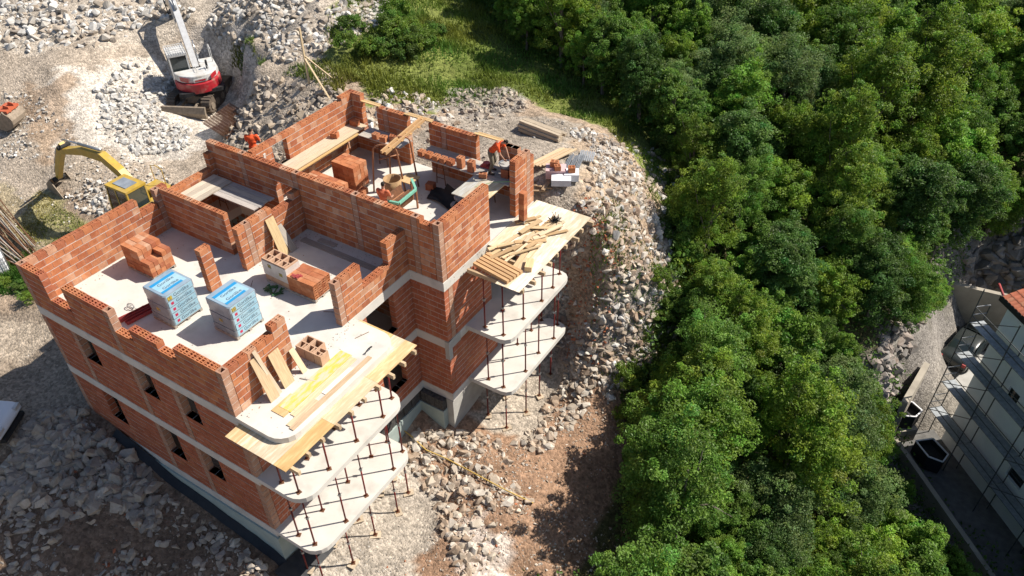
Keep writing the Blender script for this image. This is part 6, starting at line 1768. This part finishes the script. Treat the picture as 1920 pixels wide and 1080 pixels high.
EX_HOUSE = [(1925,455),(1815,425),(1805,530),(1745,600),(1640,650),(1640,700),(1695,725),(1695,860),(1760,960),(1875,1085),(1925,1085)]
EX_SITE = [(-10,-300),(790,-300),(795,20),(850,110),(985,185),(1125,195),(1230,320),(1265,450),(1225,560),(1200,700),(1175,880),(1150,1000),(1150,1100),(-10,1100)]
def crown_ok(x, y, z, hh, crr, shrink=0.85):
    for (a, b_, c) in ((1,0,.6),(-1,0,.6),(0,1,.6),(0,-1,.6),(0,0,.95),(.6,.6,.75),(-.6,-.6,.75),(.6,-.6,.75),(-.6,.6,.75),(0,0,.35)):
        px, py, w_ = project((x + a * crr * shrink, y + b_ * crr * shrink, z + hh * c))
        P = np.array([px]); Q = np.array([py])
        if poly_mask(P, Q, EX_HOUSE)[0] or poly_mask(P, Q, EX_SITE)[0]: return False
    return True
rt = random.Random(21)
placed = []
PF = [(16.2,-12),(16.6,4),(16.4,9),(15.6,13.5),(15.4,20),(15.6,23),(11.5,25.4),(5,26.8),(0,28.6),(-4,31),(-10,33),(-20,50),(-20,92),(48,92),(48,-6),(24,-12)]
def spawn(x, y, s, pi, label=None, group="trees of the wood"):
    ti, hh, crr, cm, tm = PROTO[pi]
    z = hz(x, y)
    if x < 20.8 and y < 14.5: place = "at the edge of the wood along the brown earth strip"
    elif x < 19.5 and y < 25: place = "at the edge of the wood beside the rubble bank"
    elif x < 9 and y < 33: place = "at the edge of the wood behind the grassy meadow"
    elif x > 22.5 and y < 25: place = "on the slope above the scaffolded house yard"
    elif x > 21 and y < 37: place = "above the rock face by the concrete walls"
    elif y > 37 and x > 20: place = "in the wood beyond the dark rock cliff"
    elif y > 33: place = "deep in the wood beyond the meadow"
    else: place = "in the middle of the dense wood"
    size = "tall " if hh * s > 7 else ("small " if hh * s < 4.6 else "")
    lab = size + KINDS[ti][1].split(" tree ")[0] + " tree " + place
    root = empty("broadleaf_tree", (x, y, z - .05), rt.uniform(0, 6.28), lab, "tree", group)
    root.scale = (s, s, s * rt.uniform(.9, 1.1))
    obj("trunk", tm, root); obj("crown", cm, root)
cand = 0
for (x, y, s, pi) in ((21.3, 3.6, .95, 1), (21.0, 6.2, 1.05, 5), (20.3, 8.8, 1.0, 1), (19.7, 11.4, 1.05, 0), (19.0, 13.8, .9, 7), (21.9, 1.2, .75, 6), (18.5, 16.4, .85, 1)):
    placed.append((x, y, PROTO[pi][2] * s)); spawn(x, y, s, pi)
CX = np.array([(rt.uniform(-14, 40), rt.uniform(-8, 72)) for _ in range(34000)])
CX = CX[poly_mask(CX[:, 0], CX[:, 1], PF)]
CZ = Hgt(CX[:, 0], CX[:, 1])
while cand < len(CX) - 1 and len(placed) < 298:
    cand += 1
    x, y = CX[cand]
    pi = rt.randrange(len(PROTO)); ti, hh, crr, _, _ = PROTO[pi]
    far = math.hypot(x - CAM_POS.x, y - CAM_POS.y)
    s = rt.uniform(.62, 1.12) if far < 45 else rt.uniform(.85, 1.35)
    if cand > 6000: s *= .72
    if cand > 9000: s *= .85
    if any((x - a) ** 2 + (y - b_) ** 2 < ((0.52 if cand < 6000 else .46 if cand < 9000 else .38) * (crr * s + c)) ** 2 for a, b_, c in placed): continue
    z = CZ[cand]
    px, py, w_ = project((x, y, z + hh * s * .6))
    if w_ < 5 or not (-60 < px < 1990 and -90 < py < 1180): continue
    if not crown_ok(x, y, z, hh * s, crr * s): continue
    placed.append((x, y, crr * s))
    spawn(x, y, s, pi)
print("trees", len(placed), "cand", cand)

# undergrowth of the wood: low leaves and ferns that no one could count
def undergrowth(n, seed):
    rs = np.random.RandomState(seed)
    x = rs.uniform(-12, 36, n * 3); y = rs.uniform(-6, 60, n * 3)
    px = 960 + 0 * x
    k = poly_mask(x, y, PF)
    x, y = x[k], y[k]; z = Hgt(x, y)
    P = np.stack([x, y, z], 1) - np.array(CAM_POS)
    w = P @ np.array(_f); px = 960 + FPX * (P @ np.array(CR)) / w; py = 540 - FPX * (P @ np.array(CU)) / w
    k = (px > -20) & (px < 1960) & (py > -60) & (py < 1150) & ~poly_mask(px, py, EX_HOUSE) & ~poly_mask(px, py, EX_SITE)
    x, y, z = x[k][:n], y[k][:n], z[k][:n]; n = len(x)
    pos = np.stack([x, y, z + rs.rand(n) ** 1.6 * (1.1 + 1.4 * np.clip(vnoise(x / 1.6, y / 1.6, 31) + .3, 0, 1))], 1)
    Nn = rs.randn(n, 3) * .55 + np.array([0, 0, .8]); Nn /= np.linalg.norm(Nn, axis=1)[:, None]
    V, F = leaf_quads(pos, Nn, rs.uniform(.12, .26, n), rs)
    T_ = np.ones((n, 4)); T_[:, :3] = np.array((0.10, 0.185, 0.035)) * (1 + .35 * vnoise(x / 2, y / 2, 32))[:, None] * (1 + .18 * rs.randn(n, 1))
    return np_mesh("undergrowth", V, F, m_leaf, np.clip(T_, .01, 1))
tag(obj("undergrowth", undergrowth(70000, 77)), "low leafy undergrowth on the floor of the wood", "undergrowth", kind="stuff")
# shrubs
BUSH = []
for i, tint in enumerate([(0.16, 0.26, 0.04), (0.13, 0.21, 0.04), (0.20, 0.28, 0.04)]):
    cm, CC = crown_mesh(500 + i, 1.0, .75, 0.0, tint, 30, 2600, 0.085, lobes=False)
    BUSH.append(cm)
bushlab = ["bushy green shrub on the grassy mound behind the house", "low leafy shrub along the edge of the wood", "small green shrub growing by the steel bars"]
def shrub(x, y, s, li):
    o = empty("shrub", (x, y, hz(x, y) - .08), rt.uniform(0, 6.28), bushlab[li], "shrub", ["shrubs on the mound", "shrubs along the wood", "shrubs by the steel bars"][li])
    o.scale = (s * rt.uniform(.85, 1.2), s * rt.uniform(.85, 1.2), s * rt.uniform(.8, 1.3))
    obj("foliage", BUSH[rt.randrange(3)], o)
for k in range(22):
    x, y = rt.gauss(-2.2, 1.3), rt.gauss(21.5, 1.8)
    if y > 18.6: shrub(x, y, rt.uniform(.6, 1.25), 0)
for (x, y) in [(16.8,12.5),(16.5,15),(16.2,17.6),(15.4,20.5),(14.6,22.5),(13,25),(10.8,26.2),(8.5,26.8),(6,27.5),(3,28.4),(0.5,29.4),(-2.5,30.4),(16.9,14),(16.6,18.9),(-5.2,33),(15.9,13.6),(16.3,16.2),(15.6,18.4),(15.0,21.4),(14.2,21.2),(16.0,19.6),(15.2,17.2),(11.8,25.2),(9.6,27),(4.6,28.4)]:
    shrub(x + rt.uniform(-.4, .4), y + rt.uniform(-.4, .4), rt.uniform(.7, 1.4), 1)
for (x, y) in [(-8.3,2.6),(-7.6,2.9),(-9.0,2.2),(-8.0,3.4),(-7.1,2.3)]:
    shrub(x, y, rt.uniform(.4, .7), 2)

def grass(poly, n, h0, h1, seed, tint):
    rs = np.random.RandomState(seed)
    P = np.array(poly); lo, hi = P.min(0), P.max(0)
    x = rs.uniform(lo[0], hi[0], n * 3); y = rs.uniform(lo[1], hi[1], n * 3)
    k = poly_mask(x + .6 * vnoise(x, y, 3), y + .6 * vnoise(x, y, 4), poly) & (rs.rand(n * 3) < np.clip(.65 + 1.6 * vnoise(x / 1.4, y / 1.4, seed), .05, 1))
    x, y = x[k][:n], y[k][:n]; n = len(x)
    z = Hgt(x, y)
    h = rs.uniform(h0, h1, n) * np.clip(1 + 1.2 * vnoise(x / .8, y / .8, 5), .4, 1.8)
    a = rs.uniform(0, 6.28, n); w = rs.uniform(.02, .05, n)
    dx, dy = np.cos(a), np.sin(a)
    l = rs.randn(n, 2) * .4
    B1 = np.stack([x - dx * w, y - dy * w, z - .03], 1); B2 = np.stack([x + dx * w, y + dy * w, z - .03], 1)
    Tp = np.stack([x + l[:, 0] * h, y + l[:, 1] * h, z + h], 1)
    V = np.stack([B1, B2, Tp], 1).reshape(-1, 3)
    F = np.arange(3 * n).reshape(-1, 3)
    t = np.array(tint) * (1 + .25 * vnoise(x / 1.1, y / 1.1, 6))[:, None] * (1 + .18 * rs.randn(n, 1))
    t = t * np.stack([1 + .9 * np.clip(vnoise(x / 2.1, y / 2.1, 11), -.3, 1), np.ones(n), np.ones(n)], 1)
    return V, F, np.clip(t, .01, .6)
GV, GFc, GT = [], [], []
nv = 0
for (poly, n, h0, h1, sd_, tint) in [(P_GRASS_UP, 42000, .10, .34, 1, (0.15, 0.225, 0.035)),
        ([(-13,7),(-8,6.6),(-4,6.2),(-3,4.6),(-8,4.2),(-12,5)], 3600, .05, .16, 2, (0.25, 0.27, 0.08)),
        ([(-11,1.0),(-8,1.9),(-6.6,2.6),(-6.6,3.6),(-10,4)], 4500, .12, .4, 3, (0.10, 0.19, 0.03)),
        ([(-9.5,19.4),(-7.4,17.7),(-7.2,17.2),(-9.4,18.8),(-12.5,19.4),(-12.5,19.9)], 2600, .08, .25, 4, (0.15, 0.20, 0.05)),
        ([(-14,29),(-7,28),(-6,33),(-14,36)], 7000, .1, .3, 5, (0.17, 0.22, 0.045)),
        ([(-6,17.6),(-2,16.8),(-1.5,18.5),(-5,19)], 1500, .1, .3, 6, (0.15, 0.21, 0.04)),
        ([(12.4,16.2),(15,13.2),(16.6,14.5),(16.4,18),(13.6,21.5)], 2600, .06, .22, 9, (0.16, 0.22, 0.04)),
        ([(15.4,13.6),(17.5,12),(17.5,21),(14.6,23),(14.8,19.8),(16.4,18)], 9000, .12, .4, 7, (0.12, 0.18, 0.03))]:
    V, F, Tn = grass(poly, n, h0, h1, sd_, tint)
    GV.append(V); GFc.append(F + nv); GT.append(Tn); nv += len(V)
GT = np.concatenate(GT)
tag(obj("grass", np_mesh("grass", np.concatenate(GV), np.concatenate(GFc), m_grass, np.concatenate([GT, np.ones((len(GT), 1))], 1))),
    "short wild green grass on the mound and meadow patches", "grass", kind="stuff")
